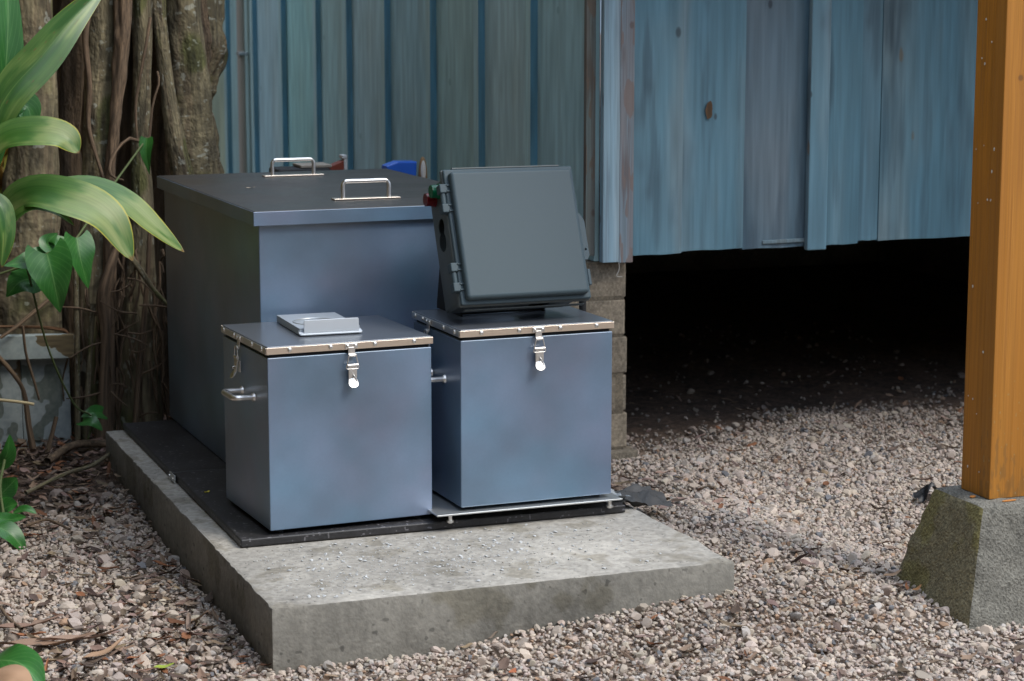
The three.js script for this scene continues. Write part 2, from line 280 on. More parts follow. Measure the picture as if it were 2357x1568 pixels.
M.dead = mat({ color: lin(1, 1, 1), roughness: 0.85, side: THREE.DoubleSide });
M.stone = mat({ color: lin(1, 1, 1), roughness: 0.92 });

// ------------------------------------------------------------------ the ground
{
  const nx = 150, nz = 150, g = new THREE.PlaneGeometry(1, 1, nx, nz); g.rotateX(-Math.PI / 2);
  const p = g.attributes.position, uv = g.attributes.uv;
  for (let i = 0; i < p.count; i++) { // fine in the middle, reaching 60 m at the rim
    const f = t => { const s = t * 2; return Math.sign(s) * (3.2 * Math.abs(s) + 57 * Math.pow(Math.abs(s), 7)); };
    const x = 1.0 + f(p.getX(i)), z = -1.0 + f(p.getZ(i));
    const far = Math.max(Math.abs(x - 1), Math.abs(z + 1));
    p.setXYZ(i, x, (far < 4.5 ? ground(x, z) : 0) - 0.012, z); uv.setXY(i, x, z);
  }
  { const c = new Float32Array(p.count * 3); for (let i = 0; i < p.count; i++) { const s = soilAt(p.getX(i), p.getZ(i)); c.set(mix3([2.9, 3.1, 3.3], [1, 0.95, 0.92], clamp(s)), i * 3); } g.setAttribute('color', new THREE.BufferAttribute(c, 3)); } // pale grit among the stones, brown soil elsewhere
  g.computeVertexNormals();
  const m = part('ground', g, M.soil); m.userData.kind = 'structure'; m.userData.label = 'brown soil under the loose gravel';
}
const SLAB = { w: 1.06, d: 1.93, h: 0.133 };
{ // gravel drive beyond the photograph's foot, too far off to tell its stones
  const g = new THREE.PlaneGeometry(30, 14, 60, 30); g.rotateX(-Math.PI / 2); g.translate(2, 0, 8.2);
  const p = g.attributes.position, uv = g.attributes.uv;
  for (let i = 0; i < p.count; i++) { p.setY(i, 0.004 + 0.012 * (n3(p.getX(i) * 2, 0, p.getZ(i) * 2, 3) - 0.5)); uv.setXY(i, p.getX(i), p.getZ(i)); }
  g.computeVertexNormals();
  const m = part('gravel_drive', g, mat({ map: rep(T.gravelFar, 0.8, 0.8), bumpMap: rep(T.gravelFar, 0.8, 0.8), bumpScale: 0.02, roughness: 1 })); m.userData.kind = 'structure'; m.userData.label = 'pale gravel drive running on past the slab';
}

// ------------------------------------------------------------------ the house
const XW = 1.39, ZW = -1.6, WB = 0.6; // left wall plane, front wall plane, foot of the boards
{
  // left wall: half-metre panels with battens over the joints
  const L = thing('house_wall', 'weathered grey green board and batten side wall behind the steel boxes', 'wall', [XW, WB, ZW]);
  const zs = [-0.01, -0.49, -0.97, -1.47, -2.01, -2.52, -2.97, -3.54, -4.06, -4.61, -5.15, -5.7];
  for (let i = 0; i + 1 < zs.length; i++) {
    const len = zs[i] - zs[i + 1];
    SEED = 500 + i * 17;
    const cream = i >= 9;
    const low = i ? 0.55 : 0, b = bx(0.016, 2.2 + low, len - 0.004, 0, -low, 0, 0.0015);
    const q = mat({ map: M.wallLeft.map, bumpMap: M.wallLeft.bumpMap, bumpScale: 0.0015, roughness: 0.85, color: cream ? lin(1.25, 1.05, 0.8) : lin(rr(0.85, 1.08), rr(0.92, 1.04), rr(0.9, 1.05)) });
    const m = part('board', b, q, L); m.position.set(0.012 + rr(-0.002, 0.002), rr(-0.006, 0.004), (zs[i] + zs[i + 1]) / 2); m.rotation.y = rr(-0.004, 0.004);
  }
  for (let i = 1; i < zs.length; i++) {
    SEED = 700 + i * 13;
    const w = 0.05, t = 0.024, hgt = 2.2;
    // weathered outer face, the deeper blue of the unbleached sides
    const low = i > 1 ? 0.55 : 0, g = new THREE.BoxGeometry(t, hgt + low, w); g.translate(0, (hgt - low) / 2, 0);
    const m = new THREE.Mesh(g, [M.batten, M.batten, M.batten, M.batten, M.battenBlue, M.battenBlue]);
    const p = g.attributes.position, uv = g.attributes.uv, n = g.attributes.normal, ou = rnd(), ov = rnd();
    for (let k = 0; k < p.count; k++) uv.setXY(k, (Math.abs(n.getX(k)) > 0.5 ? p.getZ(k) : p.getX(k)) + ou, p.getY(k) + ov);
    m.name = 'batten'; m.castShadow = m.receiveShadow = true; L.add(m);
    m.position.set(-0.0085, rr(-0.004, 0.004), zs[i] + rr(-0.004, 0.004)); m.rotation.x = rr(-0.004, 0.004);
  }
  // front wall of wide boards over the crawlspace
  const F = thing('house_front_wall', 'faded sky blue board wall hanging over the dark crawlspace', 'wall', [0, 0, ZW]);
  const bs = [[1.500, 1.668, 0.000, 0.617], [1.668, 1.872, -0.004, 0.623], [1.872, 2.086, -0.006, 0.620], [2.145, 2.262, 0.003, 0.622], [2.262, 2.335, -0.004, 0.630], [2.335, 2.690, -0.002, 0.628], [2.690, 3.05, 0.0, 0.629], [3.05, 3.45, 0.002, 0.63], [3.45, 3.9, 0.0, 0.63], [3.9, 4.4, 0.001, 0.63]];
  const tone = [[1.0, 1.0, 0.98], [0.95, 0.95, 0.94], [0.62, 0.62, 0.66], [0.82, 0.86, 0.86], [0.8, 0.8, 0.8], [0.62, 0.7, 0.72], [0.65, 0.7, 0.72], [0.8, 0.8, 0.8], [0.8, 0.8, 0.8], [0.8, 0.8, 0.8]];
  bs.forEach(([x0, x1, dz, y0], i) => {
    SEED = 900 + i * 31;
    const w = x1 - x0 - 0.0012, h = 2.15, nxs = 8, g0 = new THREE.BoxGeometry(w, h, 0.018, nxs, 12, 1);
    const p = g0.attributes.position; const ph = rnd() * 6;
    for (let k = 0; k < p.count; k++) { // boards cup and wave a little
      const x = p.getX(k) / w, y = p.getY(k);
      p.setZ(k, p.getZ(k) + 0.006 * (x * x - 0.12) * (i % 2 ? 1 : -1) + 0.002 * Math.sin(x * 7 + ph) + 0.0015 * Math.sin(y * 3 + ph));
      if (y < -h / 2 + 0.01) p.setY(k, y + 0.0012 * Math.sin(x * 9 + ph));
    }
    g0.translate(0, h / 2, 0);
    let g = uvMetres(toCreasedNormals(g0, 0.6), rnd() * 5, rnd() * 5);
    const q = mat({ map: M.wallRight.map, bumpMap: M.wallRight.bumpMap, bumpScale: 0.002, roughness: 0.82, color: lin(...tone[i]) });
    const m = part('board', g, q, F); m.position.set((x0 + x1) / 2, y0, dz);
  });
  // spots where the paint has come off the boards
  [[1632, 253, 9, 19]].forEach(([u, v, w, h], i) => {
    SEED = 1250 + i; const c = at(u, v, 'z', ZW + 0.012), k = c.clone().sub(CAM).dot(FWD) / FPX, sh = new THREE.Shape(), n = 14;
    for (let j = 0; j <= n; j++) { const a = j / n * 6.283, r = rr(0.7, 1.15), x = Math.sign(Math.cos(a)) * Math.pow(Math.abs(Math.cos(a)), 0.6) * w * k * r, y = Math.sign(Math.sin(a)) * Math.pow(Math.abs(Math.sin(a)), 0.6) * h * k * r; j ? sh.lineTo(x, y) : sh.moveTo(x, y); }
    const m = part('bare_patch', new THREE.ShapeGeometry(sh), mat({ map: T.barkDark, color: lin(...(i === 0 ? [1.6, 1.3, 1.05] : [1, 1, 1])), roughness: 0.9 }), F); m.position.set(c.x, c.y, 0.0125);
  });
  SEED = 1300;
  const bt = part('batten', bx(0.066, 2.16, 0.022, 2.113, 0.61, 0.018, 0.004, 2), mat({ map: M.wallRight.map, roughness: 0.82, color: lin(1.1, 1.05, 1.03) }), F);
  const sp = part('splinter', bx(0.15, 0.012, 0.012, 2.02, 0.609, 0.004, 0.003), mat({ map: M.trimLight.map, color: lin(0.6, 0.58, 0.56), roughness: 0.9 }), F); sp.rotation.z = 0.012;
  // corner boards
  const c1 = part('corner_board', bx(0.052, 2.2, 0.026, 1.4285, 0.603, 0.022, 0.002), M.trimLight, F);
  const c2 = part('corner_board', bx(0.045, 2.2, 0.022, 1.4785, 0.600, 0.020, 0.002), M.trimWorn, F);
  c2.userData.label = 'worn pinkish corner board with paint flaking off';
  part('corner_stop', bx(0.03, 2.2, 0.02, 1.378, 0.62, -0.012, 0.002), mat({ map: M.trimWorn.map, color: lin(0.62, 0.6, 0.5), roughness: 0.9 }), F);
  // floor, and unseen joists and deep-eaved roof added to keep light out
  const fl = tag(part('house_floor', bx(3.1, 0.03, 5.6, 2.98, 0.80, ZW - 2.83, 0), M.timber), 'dark timber floor deck above the crawlspace', 'floor'); fl.userData.kind = 'structure';
  for (let i = 0; i < 6; i++) { SEED = 1500 + i; tag(part('added_floor_joist', bx(0.045, 0.17, 5.3, 1.75 + i * 0.5, 0.628, ZW - 2.85, 0), M.timber), i ? 'added dark timber joist under the house floor' : 'added dark timber joist beside the block foundation', 'joist', 'added joists under the house'); }
  const rf = thing('roof', 'unseen grey sloping roof with deep eaves added to shade the blue walls', 'roof', [3.42, 2.70, -4.2]);
  const r1 = part('roof_sheet', bx(4.0, 0.03, 7.6, 0, 0.1, 0, 0), M.roof, rf); r1.rotation.x = 0.03;
  const r2 = part('ceiling', bx(3.9, 0.02, 7.4, 0, 0, 0, 0), M.timber, rf); r2.rotation.x = 0.03;
}
{ // block foundation
  const f = thing('block_foundation', 'stacked grey concrete block pier at the house corner', 'foundation', [0, 0, 0]);
  const hs = [0.112, 0.115, 0.116, 0.113, 0.112], gb = [];
  let y = 0.035;
  for (let c = 0; c < 5; c++) {
    for (let k = 0; k < 2; k++) {
      SEED = 1700 + c * 40 + k;
      const len = 0.2, z1 = -1.604 - k * 0.2;
      const m = part('block', bx(0.2, hs[c] - 0.004, len - 0.006, 0, 0, 0, 0.007, 2), mat({ map: M.block.map, bumpMap: M.block.bumpMap, bumpScale: 0.0015, roughness: 0.95, color: lin(1, 0.98, 0.95).multiplyScalar(rr(1.0, 1.25)) }), f);
      m.position.set(1.398 + rr(-0.003, 0.003) + (c === 2 ? 0.004 : 0) + (c < 2 ? 0.006 : 0), y, z1 - len / 2 + rr(-0.002, 0.002)); m.rotation.y = rr(-0.008, 0.008);
    }
    y += hs[c];
  }
  part('mortar', bx(0.184, 0.57, 0.38, 1.398, 0.03, -1.609 - 0.19, 0), M.mortar, f);
  part('footing', bx(0.26, 0.08, 0.44, 1.40, -0.05, -1.6 - 0.2, 0.005), M.block, f);
  for (const [n, w, d, x, z, l] of [['added_crawlspace_wall', 3.2, 0.2, 3.0, -5.2, 'added grey concrete block back wall of the crawlspace'], ['added_crawlspace_wall', 0.2, 4.2, 4.5, -3.1, 'added grey concrete block end wall of the crawlspace']])
    tag(part(n, bx(w, 0.82, d, x, -0.02, z, 0), M.block), l, 'wall');  // unseen walls added so light stays out and the crawlspace goes black
}
{ // downpipe on the side wall with its strap
  const p = thing('downpipe', 'tan plastic pipe strapped to the side wall beside the tree', 'pipe', [0, 0, 0]);
  const a = at(556, 200, 'x', 1.355);
  part('pipe', cyl(0.019, 0.019, 2.4, 1.355, 1.3, a.z, 'y', 16), M.pvc, p);
  const b = at(560, 124, 'x', 1.355);
  part('strap', bx(0.045, 0.016, 0.06, 1.36, b.y - 0.008, a.z, 0.003), M.plate, p);
}

// ------------------------------------------------------------------ slab and mats
{
  const S = thing('concrete_slab', 'grey cast concrete slab carrying the steel boxes', 'slab', [0, 0, 0]);
  SEED = 21;
  const sh = [], jag = (a, b, n, amp) => { for (let i = 0; i < n; i++) { const t = i / n; sh.push([mix(a[0], b[0], t) + (i ? rr(-amp, amp) : 0), mix(a[1], b[1], t) + (i ? rr(-amp, amp) : 0)]); } };
  jag([0, 0], [SLAB.w, 0], 70, 0.0022); jag([SLAB.w, 0], [SLAB.w - 0.01, -SLAB.d], 40, 0.006); jag([SLAB.w - 0.01, -SLAB.d], [0, -SLAB.d], 20, 0.003); jag([0, -SLAB.d], [0, 0], 90, 0.0022);
  const shape = new THREE.Shape(sh.map(([x, z]) => new THREE.Vector2(x, -z)));
  const g = new THREE.ExtrudeGeometry(shape, { depth: 0.21, bevelEnabled: true, bevelThickness: 0.006, bevelSize: 0.005, bevelOffset: -0.005, bevelSegments: 2, steps: 1 });
  g.rotateX(-Math.PI / 2); g.translate(0, SLAB.h - 0.216, 0);
  let gg = uvMetres(toCreasedNormals(g.index ? g.toNonIndexed() : g, 0.7));
  const p = gg.attributes.position, n = gg.attributes.normal, side = [], top = [];
  for (let i = 0; i < p.count; i += 3) (n.getY(i) > 0.6 && n.getY(i + 1) > 0.6 ? top : side).push(i);
  const pick = ids => { const o = new THREE.BufferGeometry(); for (const [k, s] of [['position', 3], ['normal', 3], ['uv', 2]]) { const src = gg.attributes[k].array, out = new Float32Array(ids.length * 3 * s); ids.forEach((id, j) => { for (let q = 0; q < 3 * s; q++) out[j * 3 * s + q] = src[id * s + q]; }); o.setAttribute(k, new THREE.BufferAttribute(out, s)); } return o; };
  part('slab_side', pick(side), M.slabSide, S); part('slab_top', pick(top), M.slab, S);
}
{
  SEED = 33;
  tag(part('rubber_mat', bx(0.958, 0.019, 0.745, 0.053 + 0.479, SLAB.h + 0.002, -0.492 - 0.3725, 0.004, 2), M.rubber), 'black rubber mat under the two small latched boxes', 'mat');
  tag(part('rubber_mat', bx(0.955, 0.018, 0.69, 0.05 + 0.4775, SLAB.h + 0.002, -1.2395 - 0.345, 0.004, 2), M.rubber), 'black rubber mat under the big steel bin', 'mat');
  const c = thing('seam_clip', 'clear plastic clip on the mat seam at the slab edge', 'clip', [0.0465, SLAB.h + 0.004, -1.215]);
  part('clip_plate', bx(0.004, 0.019, 0.062, 0, 0, 0, 0.001), M.plate, c);
  for (const s of [-1, 1]) part('screw', cyl(0.003, 0.003, 0.004, -0.003, 0.01, s * 0.022, 'x', 8), M.steel, c);
}

// ------------------------------------------------------------------ the steel boxes
function rivet(x, y, z, dir, parent, r = 0.0055) {
  const g = new THREE.SphereGeometry(r, 10, 5, 0, Math.PI * 2, 0, Math.PI / 2); g.scale(1, 0.7, 1);
  if (dir === 'z') g.rotateX(Math.PI / 2); if (dir === 'x') g.rotateZ(Math.PI / 2);
  g.translate(x, y, z); return part('rivet', g, M.steel, parent);
}
function toggleLatch(parent, open = 0) { // faces +z, catch at the origin
  const L = new THREE.Group(); L.name = 'latch'; parent.add(L);
  part('catch_plate', [bx(0.034, 0.013, 0.0025, 0, -0.004, 0.0015, 0.001), bx(0.018, 0.02, 0.003, 0, -0.02, 0.002, 0.001), cyl(0.0035, 0.0035, 0.018, 0, -0.021, 0.006, 'x', 10)], M.steel, L);
  for (const s of [-1, 1]) rivet(s * 0.0105, 0.003, 0.0025, 'z', L, 0.0045);
  const w = [[-0.0085, -0.0185, 0.008], [0.0085, -0.0185, 0.008], [0.0105, -0.026, 0.0085], [0.016, -0.05, 0.0085], [0.0135, -0.0545, 0.0085], [-0.0135, -0.0545, 0.0085], [-0.016, -0.05, 0.0085], [-0.0105, -0.026, 0.0085]];
  part('wire_bail', tube(w, 0.0017, 64, 6, true, 0.25), M.steel, L);
  const lev = new THREE.Group(); lev.name = 'lever'; L.add(lev);
  const sh = new THREE.Shape(); sh.moveTo(-0.009, 0); sh.lineTo(0.009, 0); sh.lineTo(0.0085, -0.034); sh.lineTo(0.0105, -0.044); sh.quadraticCurveTo(0.0105, -0.053, 0, -0.054); sh.quadraticCurveTo(-0.0105, -0.053, -0.0105, -0.044); sh.lineTo(-0.0085, -0.034); sh.closePath();
  const hole = new THREE.Path(); hole.moveTo(-0.0015, -0.022); hole.lineTo(0.0015, -0.022); hole.lineTo(0.0015, -0.031); hole.lineTo(-0.0015, -0.031); hole.closePath(); sh.holes.push(hole);
  const g = new THREE.ExtrudeGeometry(sh, { depth: 0.002, bevelEnabled: true, bevelSize: 0.0006, bevelThickness: 0.0006, bevelSegments: 1, curveSegments: 6 });
  const p = g.attributes.position; for (let i = 0; i < p.count; i++) { const y = p.getY(i); p.setZ(i, p.getZ(i) + (y < -0.034 ? (-0.034 - y) * 0.45 : 0) + Math.abs(p.getX(i)) * -0.12); }
  g.computeVertexNormals();
  part('lever_plate', [g.toNonIndexed(), cyl(0.004, 0.004, 0.023, 0, 0.001, 0.001, 'x', 12)], M.steel, lev);
  part('hasp_eye', tube([[0, -0.03, 0.001], [0.001, -0.029, 0.006], [0.001, -0.025, 0.007], [0, -0.023, 0.001]], 0.0012, 12, 6), M.steel, lev);
  lev.position.set(0, -0.046, 0.008); lev.scale.x = 1.2; lev.rotation.x = -open;
  part('base_plate', bx(0.018, 0.03, 0.003, 0, -0.085, 0.0015, 0.001), M.steel, L); L.scale.set(0.92, 0.92, 1);
  return L;
}
function barHandle(name, w, h, r, parent, mat_, seg = 56) { // feet on y = 0, spans x, rises in y
  const k = 0.26 * Math.min(w, h);
  const pts = [[-w / 2, 0, 0], [-w / 2, h * 0.35, 0], [-w / 2, h - k, 0], [-w / 2 + k * 0.3, h - k * 0.3, 0], [-w / 2 + k, h, 0], [0, h, 0], [w / 2 - k, h, 0], [w / 2 - k * 0.3, h - k * 0.3, 0], [w / 2, h - k, 0], [w / 2, h * 0.35, 0], [w / 2, 0, 0]];
  return part(name, tube(pts, r, seg, 12), mat_, parent);
}
function latchedBox(o) {
  SEED = o.seed;
  const B = thing('latched_box', o.label, 'metal box', o.pos, o.turn, 'small latched steel boxes on the mat');
  const { w, h, d } = o;
  part('body', bx(w, h, d, w / 2, 0, -d / 2, 0.0025, 2), M.box, B);
  part('lid_gap', bx(w - 0.012, 0.012, d - 0.012, w / 2, h - 0.003, -d / 2, 0), M.black, B);  // black strip stands in for the shaded gap under the lid
  const lw = w + 0.006, ld = d + 0.006, ly = h + 0.008, lh = 0.0165;
  const lid = new THREE.Group(); lid.name = 'lid'; B.add(lid);
  part('lid_panel', bx(lw - 0.004, lh, ld - 0.004, w / 2, ly + 0.0015, -d / 2, 0.0025, 2), M.lid, lid);
  const t = 0.0022;
  part('edge_trim', bx(lw, lh - 0.001, t, w / 2, ly, 0.003, 0.0008), M.brushed, lid);
  part('edge_trim', bx(lw, lh - 0.001, t, w / 2, ly, -d - 0.003, 0.0008), M.brushed, lid);
  part('edge_trim', bx(t, lh - 0.001, ld - t * 2.2, -0.003, ly, -d / 2, 0.0008), M.steel, lid);
  part('edge_trim', bx(t, lh - 0.001, ld - t * 2.2, w + 0.003, ly, -d / 2, 0.0008), M.steel, lid);
  for (const [x, y] of [[0.052, 0.009], [0.150, 0.009], [0.258, 0.009], [0.355, 0.009]]) rivet(x * w / 0.4, ly + y, 0.0042, 'z', lid);
  for (const z of [0.03, 0.105, 0.25, d - 0.025]) rivet(-0.0042, ly + 0.009, -z, 'x', lid);
  const l1 = toggleLatch(B); l1.position.set(w * 0.5, ly + 0.006, 0.0045);
  const l2 = toggleLatch(B, 0.1); l2.position.set(-0.0045, ly + 0.006, -0.205); l2.rotation.y = -Math.PI / 2;
  const hd = new THREE.Group(); hd.name = 'side_handle'; B.add(hd);
  barHandle('grip', 0.094, 0.048, 0.0068, hd, M.steel); for (const s of [-1, 1]) part('foot', cyl(0.011, 0.0095, 0.005, s * 0.047, 0.0025, 0, 'y', 16), M.steel, hd);
  hd.position.set(0, h - 0.108, -0.155);
  hd.quaternion.setFromRotationMatrix(new THREE.Matrix4().makeBasis(V(0, 0, -1), V(-1, 0, 0), V(0, 1, 0)));
  for (const [x, z] of [[0.03, -0.03], [w - 0.03, -0.03], [0.03, -d + 0.03], [w - 0.03, -d + 0.03]]) part('foot', cyl(0.012, 0.012, o.foot, x, -o.foot / 2, z, 'y', 12), M.black, B);
  return B;
}
const boxA = latchedBox({ seed: 41, label: 'small slate grey latched box with a folded vent plate on its lid', pos: [0.1257, 0.1648, -0.5038], turn: 0.0524, w: 0.4, h: 0.403, d: 0.36, foot: 0.0118 });
const boxB = latchedBox({ seed: 43, label: 'small slate grey latched box carrying the grey plastic enclosure', pos: [0.5796, 0.1876, -0.4741], turn: 0.022, w: 0.388, h: 0.3985, d: 0.33, foot: 0.0075 });
{ // the thin plate on bolts under the second box
  SEED = 47;
  const p = thing('base_plate', 'thin bright metal plate on bolts under the box with the enclosure', 'plate', [0.75, SLAB.h + 0.021, -0.64], 0.01);
  part('sheet', bx(0.475, 0.004, 0.36, 0, 0.0205, 0, 0.001), M.plate, p);
  for (const [x, z] of [[-0.2, 0.165], [0.21, 0.165], [-0.2, -0.15], [0.21, -0.15]]) part('bolt', [cyl(0.005, 0.005, 0.02, x, 0.01, z, 'y', 10), cyl(0.009, 0.009, 0.005, x, 0.0045, z, 'y', 6)], M.steel, p);
}
{ // the big bin
  SEED = 51;
  const yaw = 0.0129, w = 0.70, d = 1.10, h = 0.8625, ov = 0.0165, b = SLAB.h + 0.0205;
  const B = thing('steel_bin', 'large slate grey steel bin with two bar handles on its lid', 'metal bin', [0.1939, b, -0.8853], yaw);
  part('body', bx(w - 2 * ov, h - b - 0.028, d - 2 * ov, w / 2, 0.001, -d / 2, 0.003, 2), M.box, B);
  const lid = new THREE.Group(); lid.name = 'lid'; B.add(lid);
  const y1 = h - b, cap = 0.034;
  part('lid_top', bx(w - 0.004, 0.006, d - 0.004, w / 2, y1 - 0.006, -d / 2, 0.0025, 2), M.bigLid, lid);
  const sk = 0.003;
  part('lid_skirt', bx(w, cap, sk, w / 2, y1 - cap - 0.0015, -sk / 2, 0.001), M.box, lid);
  part('lid_skirt', bx(w, cap, sk, w / 2, y1 - cap - 0.0015, -d + sk / 2, 0.001), M.box, lid);
  part('lid_skirt', bx(sk, cap, d - 2 * sk - 0.001, sk / 2, y1 - cap - 0.0015, -d / 2, 0.001), M.box, lid);
  part('lid_skirt', bx(sk, cap, d - 2 * sk - 0.001, w - sk / 2, y1 - cap - 0.0015, -d / 2, 0.001), M.box, lid);
  for (const [x, z] of [[0.275, -0.941], [0.262, -0.205]]) {
    const hd = new THREE.Group(); hd.name = 'lid_handle'; lid.add(hd); hd.position.set(x + 0.088, y1, z);
    part('mounting_plate', bx(0.178, 0.004, 0.03, 0, 0.0005, 0, 0.0015), M.brushed, hd);
    const g = barHandle('grip', 0.123, 0.044, 0.0056, hd, M.steel); g.position.y = 0.003;
  }
}
// ------------------------------------------------------------------ things on the boxes
const CSG = new Evaluator(); CSG.useGroups = false; CSG.attributes = ['position', 'normal', 'uv'];
function brush(g) { const b = new Brush(g); b.updateMatrixWorld(); return b; }
function cut(g, ...cs) { let b = brush(g); for (const c of cs) b = CSG.evaluate(b, brush(c), SUBTRACTION); return b.geometry; }
{
  SEED = 57;
  const v = thing('vent_plate', 'folded light grey metal vent plate with a round hole on the box lid', 'vent plate', [0.0, 0, 0]);
  const P = at(690, 776, 'y', 0.594), Q = at(836, 769, 'y', 0.594);
  v.position.set(P.x, 0.1648 + 0.403 + 0.008 + 0.019, P.z); v.rotation.y = Math.atan2(-(Q.z - P.z), Q.x - P.x) + 0.045;
  const w = P.distanceTo(Q), d = 0.228;
  const tray = cut(new THREE.BoxGeometry(w - 0.006, 0.016, d).translate(w / 2, 0.0085, -d / 2 - 0.012), new THREE.CylinderGeometry(0.052, 0.052, 0.05, 40).translate(w / 2 - 0.01, 0.028, -d / 2 + 0.005));
  part('tray', uvMetres(tray), M.plateGrey, v);
  part('duct_collar', new THREE.TorusGeometry(0.053, 0.0018, 6, 40).rotateX(Math.PI / 2).translate(w / 2 - 0.01, 0.0165, -d / 2 + 0.005), M.plate, v);
  const lip = new THREE.Shape(); lip.moveTo(0.006, 0); lip.lineTo(w - 0.006, 0); lip.quadraticCurveTo(w, 0, w, 0.006); lip.lineTo(w - 0.002, 0.022); lip.lineTo(0.002, 0.022); lip.lineTo(0, 0.006); lip.quadraticCurveTo(0, 0, 0.006, 0);
  const lg = new THREE.ExtrudeGeometry(lip, { depth: 0.0025, bevelEnabled: true, bevelSize: 0.0006, bevelThickness: 0.0006, bevelSegments: 1 }); lg.rotateX(-Math.PI / 2 + 0.32); lg.translate(0, 0.002, 0);
  part('front_lip', lg, mat({ color: lin(0.52, 0.56, 0.6), roughness: 0.4, metalness: 0.3 }), v);
  const up = new THREE.Shape(); const r = 0.004, u0 = 0.012, u1 = w - 0.008, hh = 0.029; up.moveTo(u0, 0); up.lineTo(u1, 0); up.lineTo(u1, hh - r); up.quadraticCurveTo(u1, hh, u1 - r, hh); up.lineTo(u0 + r, hh); up.quadraticCurveTo(u0, hh, u0, hh - r); up.closePath();
  const ug = new THREE.ExtrudeGeometry(up, { depth: 0.0022, bevelEnabled: true, bevelSize: 0.0006, bevelThickness: 0.0006, bevelSegments: 1 }); ug.translate(0, 0.0075, -0.0065);
  part('upright_flange', ug, mat({ color: lin(0.6, 0.64, 0.68), roughness: 0.38, metalness: 0.35 }), v);
}
{ // the plastic enclosure, leaning back
  SEED = 61;
  const E = thing('control_enclosure', 'grey hinged plastic enclosure leaning back with red and green side buttons', 'enclosure', [0.5848, 0.6125, -0.6317]);
  E.quaternion.setFromEuler(new THREE.Euler(-0.3762, 0.0517, -0.0062, 'YXZ'));
  const w = 0.34, h = 0.335, d = 0.157, bd = 0.118;
  // hollow tapered body
  const taper = (g, k) => { const p = g.attributes.position; for (let i = 0; i < p.count; i++) { const t = 1 - p.getZ(i) / bd; p.setX(i, w / 2 + (p.getX(i) - w / 2) * (1 - k * t)); p.setY(i, h / 2 + (p.getY(i) - h / 2) * (1 - k * t)); } g.computeVertexNormals(); return g; };
  const outer = taper(uvMetres(new RoundedBoxGeometry(w - 0.022, h - 0.022, bd, 3, 0.008).toNonIndexed().translate(w / 2, h / 2, bd / 2)), 0.015);
  const inner = new THREE.BoxGeometry(w - 0.03, h - 0.03, bd - 0.006).translate(w / 2, h / 2, bd / 2 + 0.004);
  const hole1 = new THREE.CylinderGeometry(0.0235, 0.0235, 0.06, 32).rotateZ(Math.PI / 2).translate(0.015, 0.178, 0.052), hole2 = new THREE.CylinderGeometry(0.0205, 0.0205, 0.06, 32).rotateZ(Math.PI / 2).translate(0.015, 0.214, 0.056);
  const hole3 = new THREE.CylinderGeometry(0.026, 0.026, 0.06, 32).translate(0.235, 0.012, 0.055);
  const shell = cut(outer, inner, hole1, hole2, hole3);
  part('body', toCreasedNormals(shell, 0.6), M.enclosureBody, E);
  const rimO = new RoundedBoxGeometry(w, h, 0.012, 3, 0.005).toNonIndexed().translate(w / 2, h / 2, bd + 0.004);
  part('rim', rimO, M.enclosureBody, E);
  part('drip_rail', bx(w - 0.06, 0.004, 0.02, w / 2, h + 0.001, bd + 0.0, 0.0012), M.enclosureBody, E); part('drip_rail', bx(w - 0.03, 0.003, 0.014, w / 2 + 0.004, -0.006, bd - 0.012, 0.001), M.enclosureBody, E);
  const door = new THREE.Group(); door.name = 'door'; E.add(door);
  part('door_flange', new RoundedBoxGeometry(w - 0.004, h - 0.004, 0.01, 3, 0.0045).toNonIndexed().translate(w / 2, h / 2, bd + 0.0165), M.enclosure, door);
  const dp = new RoundedBoxGeometry(w - 0.024, h - 0.024, 0.03, 4, 0.009).toNonIndexed().translate(w / 2, h / 2, bd + 0.026);
  part('door_panel', dp, M.enclosure, door);
  for (const y of [0.07, 0.262]) {
    const H = new THREE.Group(); H.name = 'hinge'; E.add(H); H.position.set(0.001, y, bd + 0.008);
    for (const k of [-1, 1]) {
      part('knuckle', [bx(0.02, 0.022, 0.024, -0.004, k * 0.024 - 0.011, 0.004, 0.003, 2)], M.enclosure, H);
      part('hinge_rib', [bx(0.016, 0.004, 0.018, 0.01, k * 0.024 + 0.005, 0.009, 0.001), bx(0.016, 0.004, 0.018, 0.01, k * 0.024 - 0.009, 0.009, 0.001)], M.enclosure, H);
    }
    part('pin', cyl(0.0065, 0.0065, 0.03, -0.005, 0, 0.006, 'y', 14), M.enclosure, H);
    part('leaf', bx(0.022, 0.075, 0.006, 0.006, -0.0375, 0.002, 0.002), M.enclosure, H);
  }
  const tabS = new THREE.Shape(); tabS.moveTo(0, -0.055); tabS.lineTo(0.01, -0.055); tabS.lineTo(0.016, -0.045); tabS.lineTo(0.016, 0.04); tabS.lineTo(0.008, 0.058); tabS.lineTo(0, 0.062); tabS.closePath();
  const th = new THREE.Path(); th.absarc(0.009, -0.03, 0.0035, 0, 7, true); tabS.holes.push(th);
  part('lock_tab', new THREE.ExtrudeGeometry(tabS, { depth: 0.006, bevelEnabled: true, bevelSize: 0.001, bevelThickness: 0.001, bevelSegments: 1 }).translate(w - 0.003, 0.155, bd + 0.006), M.enclosure, E);
  part('side_latch', bx(0.008, 0.04, 0.02, w + 0.002, 0.035, bd + 0.01, 0.002), M.enclosure, E);
  for (const [y, z, m, l] of [[0.296, 0.082, M.green, 'green button on the enclosure side'], [0.288, 0.04, M.red, 'dark red button on the enclosure side']]) {
    const b = part('button', [cyl(0.0165, 0.0155, 0.022, -0.002, y, z, 'x', 28), cyl(0.0185, 0.0185, 0.006, 0.008, y, z, 'x', 28)], m, E); b.userData.label = l;
  }
